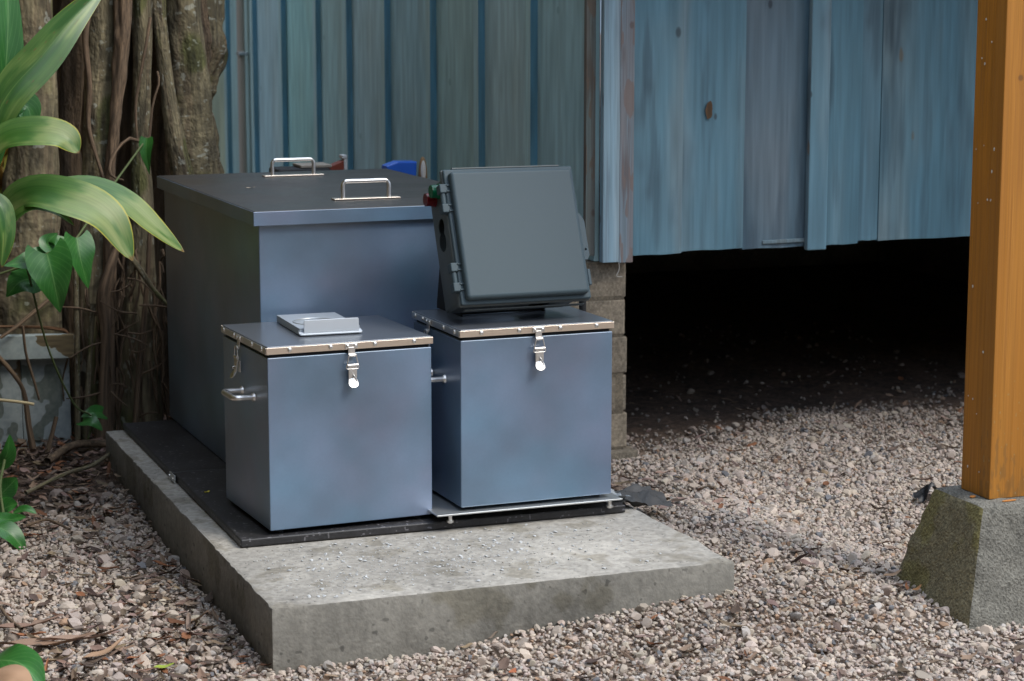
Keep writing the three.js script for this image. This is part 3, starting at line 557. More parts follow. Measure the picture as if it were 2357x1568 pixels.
  // a steel rest that carries the enclosure, and its conduit
  const R = thing('tilt_bracket', 'dark steel bracket propping the enclosure from behind', 'bracket', [0.60, 0.612, -0.655], 0.0517);
  for (const s of [0.05, 0.27]) {
    const sh = new THREE.Shape(); sh.moveTo(0.01, 0); sh.lineTo(0.17, 0); sh.lineTo(0.17, 0.012); sh.lineTo(0.12, 0.25); sh.lineTo(0.108, 0.25); sh.closePath();
    part('side_plate', new THREE.ExtrudeGeometry(sh, { depth: 0.004, bevelEnabled: false }).rotateY(Math.PI / 2).translate(s, 0, 0), M.black, R);
  }
  part('cross_bar', bx(0.22, 0.012, 0.006, 0.16, 0.001, -0.03, 0.001), M.black, R);
  const c = thing('conduit', 'black conduit pipe beside the block pier behind the second box', 'pipe', [0, 0, 0]);
  const P = at(1341, 712, 'z', -0.88);
  part('pipe', cyl(0.0095, 0.0095, 0.68, P.x, 0.34, -0.88, 'y', 14), M.black, c); part('clamp', bx(0.04, 0.012, 0.026, P.x, 0.3, -0.88, 0.002), M.plate, c);
}
// ------------------------------------------------------------------ orange post on its footing
{
  SEED = 71;
  const F = thing('post_footing', 'mossy tapered concrete footing under the orange post', 'footing', [1.523 + 0.164, -0.06, 0.240 - 0.164]);
  const H = 0.314, g = new THREE.BoxGeometry(1, 1, 1, 22, 22, 22), p = g.attributes.position, r = 0.012;
  for (let i = 0; i < p.count; i++) {
    const t = p.getY(i) + 0.5, hw = mix(0.196, 0.105, Math.pow(t, 0.92));
    let x = p.getX(i) * 2 * hw, z = p.getZ(i) * 2 * hw, y = t * H;
    const q = V(clamp(x, -hw + r, hw - r), clamp(y, 0, H - r), clamp(z, -hw + r, hw - r)), dd = V(x, y, z).sub(q);
    if (dd.length() > 1e-6) { dd.setLength(r); const o = q.add(dd); x = o.x; y = o.y; z = o.z; }
    const nn = 0.007 * (n3(x * 40, y * 40, z * 40, 3) - 0.5) + 0.008 * (n3(x * 11, y * 11, z * 11, 8) - 0.5);
    p.setXYZ(i, x + nn * Math.sign(x), y + nn * 0.8, z + nn * Math.sign(z));
  }
  g.computeVertexNormals();
  const uv = g.attributes.uv, n = g.attributes.normal;
  for (let i = 0; i < p.count; i++) { const ax = Math.abs(n.getX(i)), ay = Math.abs(n.getY(i)), az = Math.abs(n.getZ(i)); uv.setXY(i, ay > ax && ay > az ? p.getX(i) : ax > az ? p.getZ(i) : p.getX(i), ay > ax && ay > az ? p.getZ(i) : p.getY(i)); }
  const m = new THREE.Mesh(g, [M.footing, M.footingMoss, M.footing, M.footing, M.footing, M.footing]); m.name = 'concrete'; m.castShadow = m.receiveShadow = true; F.add(m);
  for (const [x, z, w, d, a] of [[-0.02, 0.083, 0.04, 0.009, 0.1], [-0.075, 0.02, 0.02, 0.012, 0.6]]) { const q = part('paint_drip', new THREE.CylinderGeometry(0.5, 0.5, 0.0016, 14), mat({ color: lin(0.5, 0.2, 0.05), roughness: 0.6 }), F); q.scale.set(w, 1, d); q.position.set(x, H + 0.002, z); q.rotation.y = a; }
  const P = thing('orange_post', 'orange painted timber post standing on the concrete footing', 'post', [1.633, 0.2535, 0.13]);
  part('front_plank', uvMetres(bx(0.122, 2.25, 0.0425, 0.061, 0, -0.0215, 0.0025, 2)), M.orangeFront, P);
  part('back_plank', bx(0.120, 2.25, 0.076, 0.0615, 0, -0.0815, 0.0025, 2), M.orange, P);
  SEED = 73;
  for (let i = 0; i < 18; i++) { // white paint specks
    const y = Math.pow(rnd(), 0.9) * 1.1, s = rr(0.0012, 0.0032), q = part('paint_speck', new THREE.CylinderGeometry(s, s, 0.0006, 7).rotateZ(Math.PI / 2), mat({ color: lin(0.6, 0.58, 0.52), roughness: 0.8 }), P);
    q.position.set(-0.0002, y, rr(-0.105, -0.03)); q.scale.y = rr(0.7, 1.8);
  }
  for (let i = 0; i < 5; i++) { SEED = 77 + i; tag(part('rafter', bx(0.05, 0.12, 1.75, 1.69 + i * 0.62, 2.4, -0.75, 0.002), M.orange), i ? 'added unseen orange rafter running from the blue wall to the porch beam' : 'added unseen orange rafter above the post at the open end of the porch', 'rafter', 'added porch rafters'); }  // rafters and beam added out of view; they shade the porch
  const Bm = thing('added_porch_beam', 'added unseen orange painted beam carried by the post above the drive', 'beam', [2.6, 2.5035, 0.07]);
  part('beam', bx(4.6, 0.19, 0.12, 0, 0, 0, 0.003), M.orange, Bm);
}

// ------------------------------------------------------------------ the strangler fig and the broken fence
const depthOf = P => P.clone().sub(CAM).dot(FWD);
function px(u, v, z) { return at(u, v, 'z', z); }
function stemGeo(list, o = {}) { // list of [u, v, z, radius in px of the photograph's view]
  const P = list.map(([u, v, z]) => px(u, v, z)), Rr = list.map(([u, v, z, r], i) => r * depthOf(P[i]) / FPX);
  const c = new THREE.CatmullRomCurve3(P, false, 'centripetal'), len = c.getLength();
  const N = o.n || Math.max(10, Math.round(len / 0.03)), Q = o.q || 20, pos = [], uv = [], idx = [], s = o.s || 0, fl = o.flute ?? 0.16, fine = o.fine ?? 0.07;
  for (let i = 0; i <= N; i++) {
    const t = i / N, C = c.getPoint(t), T0 = c.getTangent(t), X = V(1, 0, 0.1).addScaledVector(T0, -T0.x).normalize(), Z = new THREE.Vector3().crossVectors(T0, X).normalize();
    const f = t * (P.length - 1), k = Math.min(P.length - 2, Math.floor(f)), r = mix(Rr[k], Rr[k + 1], sst(0, 1, f - k));
    for (let j = 0; j <= Q; j++) {
      const a = (j % Q) / Q * Math.PI * 2, ca = Math.cos(a), sa = Math.sin(a), y = t * len;
      let q = 1 + fl * (n3(ca * 1.7 + s, sa * 1.7, y * 2.2, 4) - 0.5) * 2 + fine * (n3(ca * 5 + s, sa * 5, y * 14, 6) - 0.5) * 2;
      if (o.rough) q += o.rough * (n3(ca * 2.6 + s, sa * 2.6, y * 9, 7) - 0.5) * 2;
      const v = C.clone().addScaledVector(X, ca * r * q).addScaledVector(Z, sa * r * q * (o.flat || 1));
      pos.push(v.x, v.y, v.z); uv.push(j / Q * (o.uvx || 1) + s * 0.37, y * (o.uvy || 1.1) + s * 0.21);
    }
  }
  for (let i = 0; i < N; i++) for (let j = 0; j < Q; j++) { const a = i * (Q + 1) + j, b = a + Q + 1; idx.push(a, b, a + 1, b, b + 1, a + 1); }
  const g = new THREE.BufferGeometry(); g.setAttribute('position', new THREE.Float32BufferAttribute(pos, 3)); g.setAttribute('uv', new THREE.Float32BufferAttribute(uv, 2)); g.setIndex(idx); g.computeVertexNormals();
  const n = g.attributes.normal; for (let i = 0; i <= N; i++) { const a = i * (Q + 1), b = a + Q; const m = V(n.getX(a) + n.getX(b), n.getY(a) + n.getY(b), n.getZ(a) + n.getZ(b)).normalize(); n.setXYZ(a, m.x, m.y, m.z); n.setXYZ(b, m.x, m.y, m.z); }
  return g;
}
{
  const Tr = thing('fig_tree', 'strangler fig with many twisted grey brown stems and hanging roots', 'tree', [0, 0, 0]);
  const S = (n, l, m, o) => part(n, stemGeo(l, o), m, Tr);
  const up = -620;
  S('trunk', [[300, up, -3.0, 175], [255, 100, -3.0, 190], [235, 600, -3.0, 175], [215, 950, -2.95, 190], [200, 1120, -2.9, 215]], M.barkDark, { s: 1, q: 44, flute: 0.12, rough: 0.1, uvx: 3 });
  S('stem', [[62, up, -2.45, 52], [68, 0, -2.42, 50], [84, 260, -2.4, 52], [70, 520, -2.38, 66], [62, 760, -2.36, 84], [70, 1080, -2.36, 98]], M.bark, { s: 2, flute: 0.12, q: 28 });
  S('stem', [[182, up, -2.62, 30], [172, 0, -2.58, 34], [165, 150, -2.56, 30], [158, 330, -2.56, 26], [170, 600, -2.55, 30], [176, 1060, -2.5, 40]], M.barkDark, { s: 3, flute: 0.3, rough: 0.2 });
  S('stem', [[236, up, -2.42, 38], [236, 0, -2.4, 38], [230, 200, -2.38, 35], [222, 400, -2.36, 34], [218, 640, -2.34, 40], [214, 1040, -2.32, 54]], M.bark, { s: 4, flute: 0.08 });
  S('stem', [[334, up, -2.46, 24], [326, 0, -2.44, 22], [326, 180, -2.43, 21], [322, 330, -2.42, 22], [326, 520, -2.4, 28], [318, 780, -2.38, 44], [312, 1030, -2.36, 60]], M.bark, { s: 5.3, flute: 0.2 });
  S('stem', [[376, up, -2.72, 34], [376, 0, -2.7, 34], [372, 260, -2.68, 32], [368, 500, -2.64, 34], [366, 1000, -2.6, 46]], M.barkDark, { s: 6, flute: 0.18 });
  S('stem', [[352, up, -2.5, 20], [360, -40, -2.48, 20], [368, 60, -2.46, 16], [382, 180, -2.44, 17], [404, 320, -2.4, 22], [426, 440, -2.4, 28], [436, 640, -2.42, 30], [430, 1000, -2.44, 36]], M.bark, { s: 7, flute: 0.12 });
  S('stem', [[410, up, -2.52, 40], [424, 0, -2.5, 40], [434, 160, -2.47, 42], [446, 300, -2.45, 42], [458, 400, -2.44, 46], [462, 640, -2.44, 50], [452, 1000, -2.44, 56]], M.bark, { s: 8.4, flute: 0.14, q: 24 });
  S('stem', [[478, up, -2.62, 44], [482, 0, -2.6, 40], [486, 110, -2.58, 38], [470, 200, -2.56, 20], [470, 240, -2.56, 14], [480, 330, -2.54, 20], [486, 400, -2.54, 26], [484, 620, -2.54, 40], [470, 1000, -2.54, 44]], M.bark, { s: 9.1, flute: 0.3, rough: 0.36, fine: 0.14, q: 30 });
  S('stem', [[444, up, -2.56, 30], [456, -20, -2.54, 30], [468, 90, -2.52, 24], [462, 170, -2.5, 14], [456, 210, -2.49, 8]], M.barkDark, { s: 9.7, flute: 0.4, rough: 0.4, fine: 0.14 });
  // brown flattened climbing roots
  S('aerial_root', [[286, up, -2.33, 22], [282, -10, -2.33, 20], [280, 100, -2.32, 19], [270, 230, -2.3, 13], [260, 320, -2.29, 12], [250, 430, -2.29, 12], [252, 640, -2.27, 12], [246, 1000, -2.24, 14]], M.vine, { s: 11, flute: 0.28, rough: 0.2, fine: 0.12 });
  S('aerial_root', [[200, up, -2.36, 12], [205, 0, -2.35, 9], [196, 90, -2.35, 8], [206, 200, -2.34, 7], [204, 290, -2.33, 5], [222, 360, -2.3, 4], [238, 410, -2.28, 4]], M.vine, { s: 12, q: 10 });
  S('aerial_root', [[346, 40, -2.38, 4], [335, 110, -2.36, 4], [322, 180, -2.36, 4], [312, 240, -2.36, 3.5], [316, 330, -2.36, 3]], M.vine, { s: 13, q: 8 });
  S('aerial_root', [[362, 165, -2.38, 3], [366, 190, -2.36, 3], [352, 235, -2.36, 3], [345, 300, -2.35, 3.5], [338, 330, -2.34, 5], [300, 318, -2.3, 4], [272, 340, -2.28, 4], [252, 380, -2.26, 4], [256, 405, -2.25, 4], [284, 415, -2.25, 2.5]], M.vine, { s: 14, q: 8 });
  S('aerial_root', [[172, 560, -2.2, 6], [174, 650, -2.2, 6], [176, 740, -2.19, 6.5], [177, 850, -2.19, 6.5], [179, 1060, -2.18, 7]], M.vinePale, { s: 15, q: 10, flute: 0.1 });
  S('aerial_root', [[214, 700, -2.22, 6.5], [206, 820, -2.22, 6], [200, 930, -2.2, 6], [195, 1050, -2.2, 7]], M.vinePale, { s: 16, q: 10, flute: 0.1 });
  S('aerial_root', [[262, 470, -2.24, 7], [268, 560, -2.22, 8], [252, 620, -2.2, 12], [236, 680, -2.2, 16], [242, 760, -2.2, 12], [236, 900, -2.2, 10], [230, 1040, -2.18, 14]], M.vine, { s: 17, q: 14, flute: 0.35, rough: 0.3 });
  S('aerial_root', [[345, 520, -2.26, 5], [340, 620, -2.25, 5.5], [330, 740, -2.24, 6], [318, 860, -2.22, 6], [312, 980, -2.2, 7]], M.vine, { s: 18, q: 10 });
  S('aerial_root', [[300, 590, -2.22, 7], [330, 632, -2.2, 7], [352, 665, -2.2, 6], [388, 706, -2.18, 5]], M.vinePale, { s: 19, q: 10 });
  S('aerial_root', [[150, 1010, -2.12, 6], [160, 900, -2.12, 6], [130, 960, -2.1, 5], [104, 1060, -2.06, 6], [80, 1130, -2.0, 6]].slice(2), M.vine, { s: 20, q: 10 });
  S('aerial_root', [[0, 688, -2.15, 4], [40, 660, -2.16, 4.5], [100, 610, -2.2, 5], [150, 570, -2.25, 4.5]].map(a => [a[0], a[1] + 90, a[2], a[3]]), M.vine, { s: 21, q: 10 });
  S('aerial_root', [[-10, 815, -2.15, 6], [30, 860, -2.15, 6], [54, 900, -2.15, 5], [66, 980, -2.14, 6], [80, 1060, -2.12, 8]], M.vine, { s: 22, q: 10, rough: 0.4 });
  S('aerial_root', [[52, 750, -2.12, 3.5], [60, 815, -2.12, 3.5], [76, 870, -2.12, 3.5], [90, 920, -2.12, 3]], M.vine, { s: 23, q: 8 });
  // a tangle of thin roots over the foot of the tree
  SEED = 203; const thin = [];
  for (let i = 0; i < 60; i++) {
    const u = rr(172, 385), v = rr(560, 900), L = rr(60, 260), z = -2.24 + rr(-0.05, 0.02) - sst(330, 390, u) * 0.1; const pts = []; let x = u, y = v; const dr = rr(-0.25, 0.25);
    for (let k = 0; k < 5; k++) { pts.push([x, Math.min(y, 1010), z + rr(-0.01, 0.01), rr(1.4, 3.6)]); x += dr * L / 5 + rr(-9, 9); y += L / 5; }
    thin.push(stemGeo(pts, { s: i, q: 6, n: 12, flute: 0.1 }));
  }
  for (let i = 0; i < 16; i++) { // horizontal snags
    const u = rr(190, 330), v = rr(640, 980), z = -2.2 + rr(-0.02, 0.03), w = rr(30, 90) * (rnd() < 0.5 ? -1 : 1), h = rr(-40, 40);
    thin.push(stemGeo([[u, v, z, 2.4], [u + w * 0.5, v + h * 0.4 + rr(-8, 8), z + 0.02, 2.2], [u + w, v + h, z + 0.03, 1.4]], { s: i, q: 6, n: 10, flute: 0.1 }));
  }
  const tm = part('root_tangle', mergeGeometries(thin), M.vine, Tr); tm.userData.kind = 'stuff';
  // limbs and crown added out of view; leaves spread wide to shade the slab
  SEED = 207;
  for (let i = 0; i < 7; i++) { const a = i / 7 * 6.28, b = V(0.15, 1.9, -2.6), e = b.clone().add(V(Math.cos(a) * rr(0.8, 1.4), rr(1.0, 1.8), Math.sin(a) * rr(0.6, 1.2) - 0.2)); part('limb', tube([b, b.clone().lerp(e, 0.5).add(V(0, 0.15, 0)), e], 0.05, 14, 8), M.bark, Tr); }
  const lg = new THREE.PlaneGeometry(0.06, 0.12, 1, 2); { const p = lg.attributes.position; for (let i = 0; i < p.count; i++) if (Math.abs(p.getY(i)) > 0.05) p.setX(i, p.getX(i) * 0.2); lg.computeVertexNormals(); }
  const N = 5500, cr = new THREE.InstancedMesh(lg, M.leafHedge, N), q = new THREE.Object3D();
  for (let i = 0; i < N; i++) { const c = [[-0.9, 3.6, -2.6], [-1.1, 3.5, -1.7], [-1.0, 3.9, -3.6], [-0.9, 3.8, -0.3], [-0.6, 3.7, -1.4], [-1.3, 3.9, 0.8]][i % 6]; const d = V(rnd() - 0.5, rnd() - 0.5, rnd() - 0.5).normalize().multiplyScalar(Math.pow(rnd(), 0.4)); q.position.set(c[0] + d.x * 1.0, c[1] + d.y * 0.6, c[2] + d.z * 1.0); q.rotation.set(rr(-1, 1), rr(0, 6.3), rr(-1, 1)); q.scale.setScalar(rr(0.8, 1.8)); q.updateMatrix(); cr.setMatrixAt(i, q.matrix); }
  cr.name = 'shading_crown'; cr.userData.kind = 'stuff'; cr.castShadow = cr.receiveShadow = true; Tr.add(cr);
}
{ // old fence swallowed by the tree
  SEED = 81;
  const F = thing('old_fence', 'rotten fence with peeling pale blue paint at the tree foot', 'fence', [0, 0, 0]);
  const a = px(-60, 752, -2.19), b = px(168, 752, -2.19), e = px(168, 816, -2.19);
  const rail = part('rail', bx(b.x - a.x + 0.5, (b.y - e.y) * 0.88, 0.035, 0, 0, 0, 0.004), M.fence, F); rail.position.set((a.x + b.x) / 2 - 0.25, e.y, -2.2); rail.rotation.z = -0.03;
  const rt = part('rotten_edge', stemGeo([[-80, 752, -2.205, 4], [60, 752, -2.205, 3.5], [120, 756, -2.205, 4], [152, 764, -2.205, 4], [165, 790, -2.205, 3]], { s: 3, q: 12, rough: 0.9, flute: 0.5, fine: 0.3, n: 60 }), M.rot, F);
  for (let i = 0; i < 5; i++) { const x1 = px(160, 900, -2.24).x - i * 0.145; const h = e.y + 0.02; part('paling', bx(0.1435, h + 0.02, 0.016, x1 - 0.072, -0.02, -2.235 + (i % 2) * 0.006, 0.003), M.fenceV, F); }
}
// ------------------------------------------------------------------ leafy plants
// a blade along a midrib; side hints the direction its surface faces
function blade(pts, width, face, o = {}) {
  const c = new THREE.CatmullRomCurve3(pts, false, 'centripetal'), N = o.n || 26, K = 8, pos = [], uv = [], idx = [];
  for (let i = 0; i <= N; i++) {
    const t = i / N, C = c.getPoint(t), T0 = c.getTangent(t), n = face.clone().addScaledVector(T0, -face.dot(T0)).normalize(), s = new THREE.Vector3().crossVectors(T0, n).normalize();
    const wd = o.prof ? o.prof(t) : Math.pow(Math.sin(Math.PI * Math.pow(clamp(t * 0.985 + 0.012), o.skew || 0.8)), 0.75);
    const roll = (o.roll || 0) * (t - 0.3);
    for (let k = 0; k <= K; k++) {
      const e = k / K * 2 - 1, x = e * width / 2 * wd;
      const lift = (o.fold ?? 0.25) * Math.abs(e) * width / 2 * wd + (o.wave || 0) * Math.sin(t * (o.wf || 11) + e * 1.3) * Math.abs(e) * width + roll * e * width * 0.5;
      const back = o.heart ? Math.abs(e) ** 1.6 * o.heart * Math.exp(-((t / 0.16) ** 2)) : 0;
      const v = C.clone().addScaledVector(s, x).addScaledVector(n, lift).addScaledVector(T0, -back);
      pos.push(v.x, v.y, v.z); uv.push(k / K, t);
    }
  }
  for (let i = 0; i < N; i++) for (let k = 0; k < K; k++) { const a = i * (K + 1) + k, b = a + K + 1; idx.push(a, a + 1, b, b, a + 1, b + 1); }
  const g = new THREE.BufferGeometry(); g.setAttribute('position', new THREE.Float32BufferAttribute(pos, 3)); g.setAttribute('uv', new THREE.Float32BufferAttribute(uv, 2)); g.setIndex(idx); g.computeVertexNormals(); return g;
}
{
  const C = thing('cordyline', 'broad leaved plant with pale striped yellow edged leaves beside the bin', 'plant', [0, 0, 0]);
  const b0 = V(-0.52, 0.0, -1.15);
  const L = (l, w, f, o, m = M.leaf) => { const P = l.map(a => px(...a)); const W = w * depthOf(P[1]) / FPX; return part('leaf', blade(P, W, V(...f).normalize(), o), m, C); };
  L([[-60, 420, -1.1], [10, 230, -1.08], [95, 130, -1.1], [170, 40, -1.14], [250, -40, -1.2]], 92, [0.35, 0.35, 0.9], { fold: 0.3, wave: 0.02 });
  L([[-30, 430, -1.15], [8, 200, -1.14], [18, 60, -1.16], [14, -120, -1.2]], 76, [0.2, 0.2, 1], { fold: 0.3 }, M.leafGreen);
  L([[-60, 400, -1.05], [10, 318, -1.03], [95, 306, -1.0], [150, 318, -0.99], [182, 352, -0.985]], 96, [-0.1, 0.75, 0.7], { fold: 0.18, wave: 0.03, skew: 1.05 }, M.leafPale);
  L([[-30, 520, -1.12], [60, 446, -1.08], [160, 458, -1.02], [245, 500, -0.99], [306, 600, -0.975]], 122, [0.1, 0.72, 0.75], { fold: 0.14, wave: 0.025, skew: 1.1 }, M.leafPale);
  L([[40, 450, -1.12], [190, 430, -1.1], [280, 462, -1.07], [350, 520, -1.04], [424, 580, -1.03]], 92, [0.25, 0.8, 0.55], { fold: 0.16, wave: 0.02, skew: 1.0 }, M.leafPale);
  L([[-40, 610, -1.1], [10, 530, -1.07], [70, 480, -1.04], [130, 490, -1.02], [172, 520, -1.01]], 34, [0, 0.8, 0.5], { fold: 0.3, wave: 0.03 });
  L([[-30, 440, -1.0], [4, 480, -0.98], [14, 540, -0.97], [4, 616, -0.97]], 52, [0.4, 0.3, 0.9], { fold: 0.2, wave: 0.03 });
  L([[-40, 300, -1.3], [20, 250, -1.3], [60, 245, -1.3], [76, 300, -1.3]], 90, [0.3, 0.3, 0.9], { fold: 0.2 }, M.leafGreen);
  part('stem', tube([b0, V(-0.5, 0.3, -1.13), V(-0.48, 0.6, -1.12), px(-60, 430, -1.1)], 0.013, 20, 8), M.stem, C);
  part('stem', tube([b0.clone().add(V(0.05, 0, 0.05)), V(-0.45, 0.35, -1.1), px(-40, 600, -1.1)], 0.01, 20, 8), M.stem, C);
}
{
  const C = thing('arrowhead_vine', 'dark green vine with arrow shaped leaves against the tree', 'plant', [0, 0, 0]);
  const heart = t => Math.pow(Math.sin(Math.PI * Math.pow(clamp(t * 0.93 + 0.065), 0.52)), 0.9) * 1.0;
  const L = (l, w, f, h = 0.03) => { const P = l.map(a => px(...a)); const W = w * depthOf(P[1]) / FPX; return part('leaf', blade(P, W, V(...f).normalize(), { prof: heart, heart: h, fold: 0.22, wave: 0.015 }), M.leafGreen, C); };
  L([[108, 584, -1.78], [122, 640, -1.76], [138, 720, -1.77]], 104, [-0.2, 0.5, 0.9], 0.035);
  L([[176, 548, -1.8], [186, 600, -1.78], [203, 664, -1.78]], 76, [0.3, 0.45, 0.9], 0.02);
  L([[120, 596, -1.82], [70, 602, -1.8], [8, 612, -1.8]], 70, [-0.1, 0.7, 0.8], 0.02);
  L([[150, 575, -1.84], [110, 560, -1.83], [132, 536, -1.83]], 60, [0.1, 0.6, 0.8], 0.02);
  L([[76, 640, -1.9], [44, 650, -1.88], [14, 684, -1.88]], 74, [-0.3, 0.2, 0.9], 0.02);
  L([[338, 318, -2.26], [336, 350, -2.25], [344, 402, -2.25]], 34, [-0.5, 0.2, 0.9], 0.006);
  L([[190, 970, -2.05], [212, 972, -2.03], [236, 992, -2.02]], 46, [0, 0.8, 0.5], 0.01);
  L([[236, 952, -2.08], [214, 950, -2.06], [186, 960, -2.05]], 40, [0, 0.6, 0.7], 0.01);
  const vine = [px(-30, 640, -1.9), px(60, 610, -1.86), px(108, 584, -1.8), px(150, 572, -1.84), px(176, 548, -1.82), px(250, 440, -2.1), px(338, 318, -2.28)];
  part('vine_stem', tube(vine, 0.0035, 60, 6), M.stem, C);
  part('vine_stem', tube([px(60, 610, -1.86), px(110, 800, -1.95), px(170, 930, -2.04), px(212, 960, -2.05), px(200, 1020, -2.05)], 0.003, 40, 6), M.stem, C);
}
{
  const C = thing('seedling', 'small green seedlings with soft leaves at the gravel edge', 'plant', [0, 0, 0]);
  const L = (l, w, f, m = M.leafGreen) => { const P = l.map(a => at(a[0], a[1], 'z', a[2])); const W = w * depthOf(P[1]) / FPX; part('leaf', blade(P, W, V(...f).normalize(), { fold: 0.25, wave: 0.03 }), m, C); };
  L([[-10, 1080, -1.55], [14, 1050, -1.53], [22, 1000, -1.52]], 44, [0.4, 0.3, 0.8]); L([[-10, 1150, -1.45], [20, 1120, -1.43], [38, 1100, -1.42]], 50, [0.2, 0.6, 0.8]);
  L([[-30, 1210, -1.35], [12, 1170, -1.32], [40, 1160, -1.3]], 56, [0, 0.7, 0.7]); L([[-10, 1210, -1.2], [25, 1230, -1.18], [58, 1270, -1.17]], 52, [0, 0.8, 0.6]);
  L([[-20, 1190, -1.25], [20, 1196, -1.23], [60, 1190, -1.21]], 34, [0, 0.8, 0.6]); L([[30, 1180, -1.25], [60, 1172, -1.23], [84, 1182, -1.22]], 22, [0, 0.8, 0.6]);
  part('seedling_stem', tube([at(10, 1240, 'y', 0.03), at(8, 1190, 'z', -1.25), at(0, 1120, 'z', -1.4), at(10, 1060, 'z', -1.52)], 0.004, 24, 6), M.stem, C);
}
{
  const C = thing('low_leaf_plant', 'large green leaf with a dry tan underside low by the leaf litter', 'plant', [0, 0, 0]);
  const y = 0.07;
  const Pt = (u, v, h) => at(u, v, 'y', h);
  part('leaf', blade([Pt(-60, 1540, 0.02), Pt(0, 1520, y), Pt(50, 1530, y), Pt(100, 1590, 0.03)], 0.10, V(-0.1, 0.9, 0.4), { fold: 0.1, wave: 0.03 }), M.leafGreen, C);
  const d = part('dry_leaf', blade([Pt(-70, 1565, 0.05), Pt(0, 1545, y + 0.02), Pt(40, 1552, y + 0.02), Pt(80, 1600, 0.05)], 0.07, V(-0.1, 0.9, 0.4), { fold: -0.3, wave: 0.03 }), mat({ color: lin(0.36, 0.22, 0.13), roughness: 0.8, side: THREE.DoubleSide }), C);
  part('stalk', tube([Pt(-60, 1540, -0.01), Pt(-62, 1540, 0.02), Pt(-50, 1538, 0.03)], 0.004, 8, 6), M.stem, C);
}
// unseen shrubs added to screen off sky light; the bins' left sides mirror them
{
  const lg = new THREE.PlaneGeometry(0.05, 0.11, 2, 3); { const p = lg.attributes.position; for (let i = 0; i < p.count; i++) { const t = p.getY(i) / 0.055; p.setX(i, p.getX(i) * Math.sqrt(Math.max(0.02, 1 - t * t))); p.setZ(i, -0.02 * t * t); } lg.computeVertexNormals(); }
  const spots = [[-2.5, 2.4, 0.9, 4.0, 'added tall dense shrub beside the gravel drive'], [-3.0, 3.7, 1.0, 4.2, 'added tall dense shrub at the turn of the gravel drive'], [-3.4, 5.2, 1.1, 4.3, 'added tall dense shrub where the gravel drive begins'], [-1.35, -1.1, 0.8, 3.9, 'added tall dense shrub level with the big bin'], [-1.5, 0.0, 0.8, 4.1, 'added tall dense shrub level with the slab corner'], [-2.0, 1.2, 0.85, 4.2, 'added tall dense shrub farthest from the house'], [-1.35, -2.3, 0.8, 4.2, 'added tall dense shrub beside the old fence'], [-2.7, -0.5, 1.1, 5.2, 'added tallest shrub standing behind the other shrubs'], [-0.7, -4.5, 1.0, 3.4, 'added wide tall shrub growing behind the fig tree'], [-1.5, -3.6, 1.0, 4.6, 'added tall shrub in the corner behind the old fence'], [-6.5, 9.5, 2.6, 6.0, 'added great leafy shrub at the open end of the drive'], [-2.0, 10.8, 2.6, 5.6, 'added great leafy shrub across the drive from the slab'], [2.6, 10.8, 2.6, 6.2, 'added great leafy shrub across the drive from the post'], [7.2, 9.8, 2.6, 5.8, 'added great leafy shrub across the drive beyond the post'], [0.4, -7.8, 1.3, 4.2, 'added wide shrub at the far end of the side wall']];
  spots.forEach(([x, z, r, h, l], s) => {
    SEED = 300 + s * 7;
    const B = thing('added_shrub', l, 'shrub', [x, 0, z], 0, 'unseen shrubs added to block sky light');
    for (let k = 0; k < 4; k++) part('branch', tube([V(rr(-0.1, 0.1), -0.02, rr(-0.1, 0.1)), V(rr(-0.3, 0.3), h * 0.4, rr(-0.3, 0.3)), V(rr(-0.5, 0.5) * r, h * 0.85, rr(-0.5, 0.5) * r)], 0.02, 14, 6), M.barkDark, B);
    const N = h > 3 ? 12000 : 6000, im = new THREE.InstancedMesh(lg, M.leafHedge, N), q = new THREE.Object3D(), col = new THREE.Color();
    for (let i = 0; i < N; i++) {
      const d = V(rnd() - 0.5, rnd() - 0.5, rnd() - 0.5).normalize().multiplyScalar(Math.pow(rnd(), 0.35)); const lump = 0.8 + 0.35 * n3(d.x * 3 + s, d.y * 3, d.z * 3, 2);
      q.position.set(d.x * r * lump, h * 0.5 + d.y * h * 0.5 * lump, d.z * r * lump); if (q.position.y < 0.05) q.position.y = rr(0.05, 0.4);
      q.rotation.set(rr(-1.2, 0.4), rr(0, 6.28), rr(-0.8, 0.8)); q.scale.setScalar(rr(0.7, 1.6) * (r > 2 ? 3 : 1)); q.updateMatrix(); im.setMatrixAt(i, q.matrix); const k = rr(0.5, 1.4); im.setColorAt(i, col.setRGB(k * rr(0.8, 1.5), k, k * rr(0.6, 1.1)));
    }
    im.name = 'foliage'; im.userData.kind = 'stuff'; im.castShadow = im.receiveShadow = true; B.add(im);
  });
}
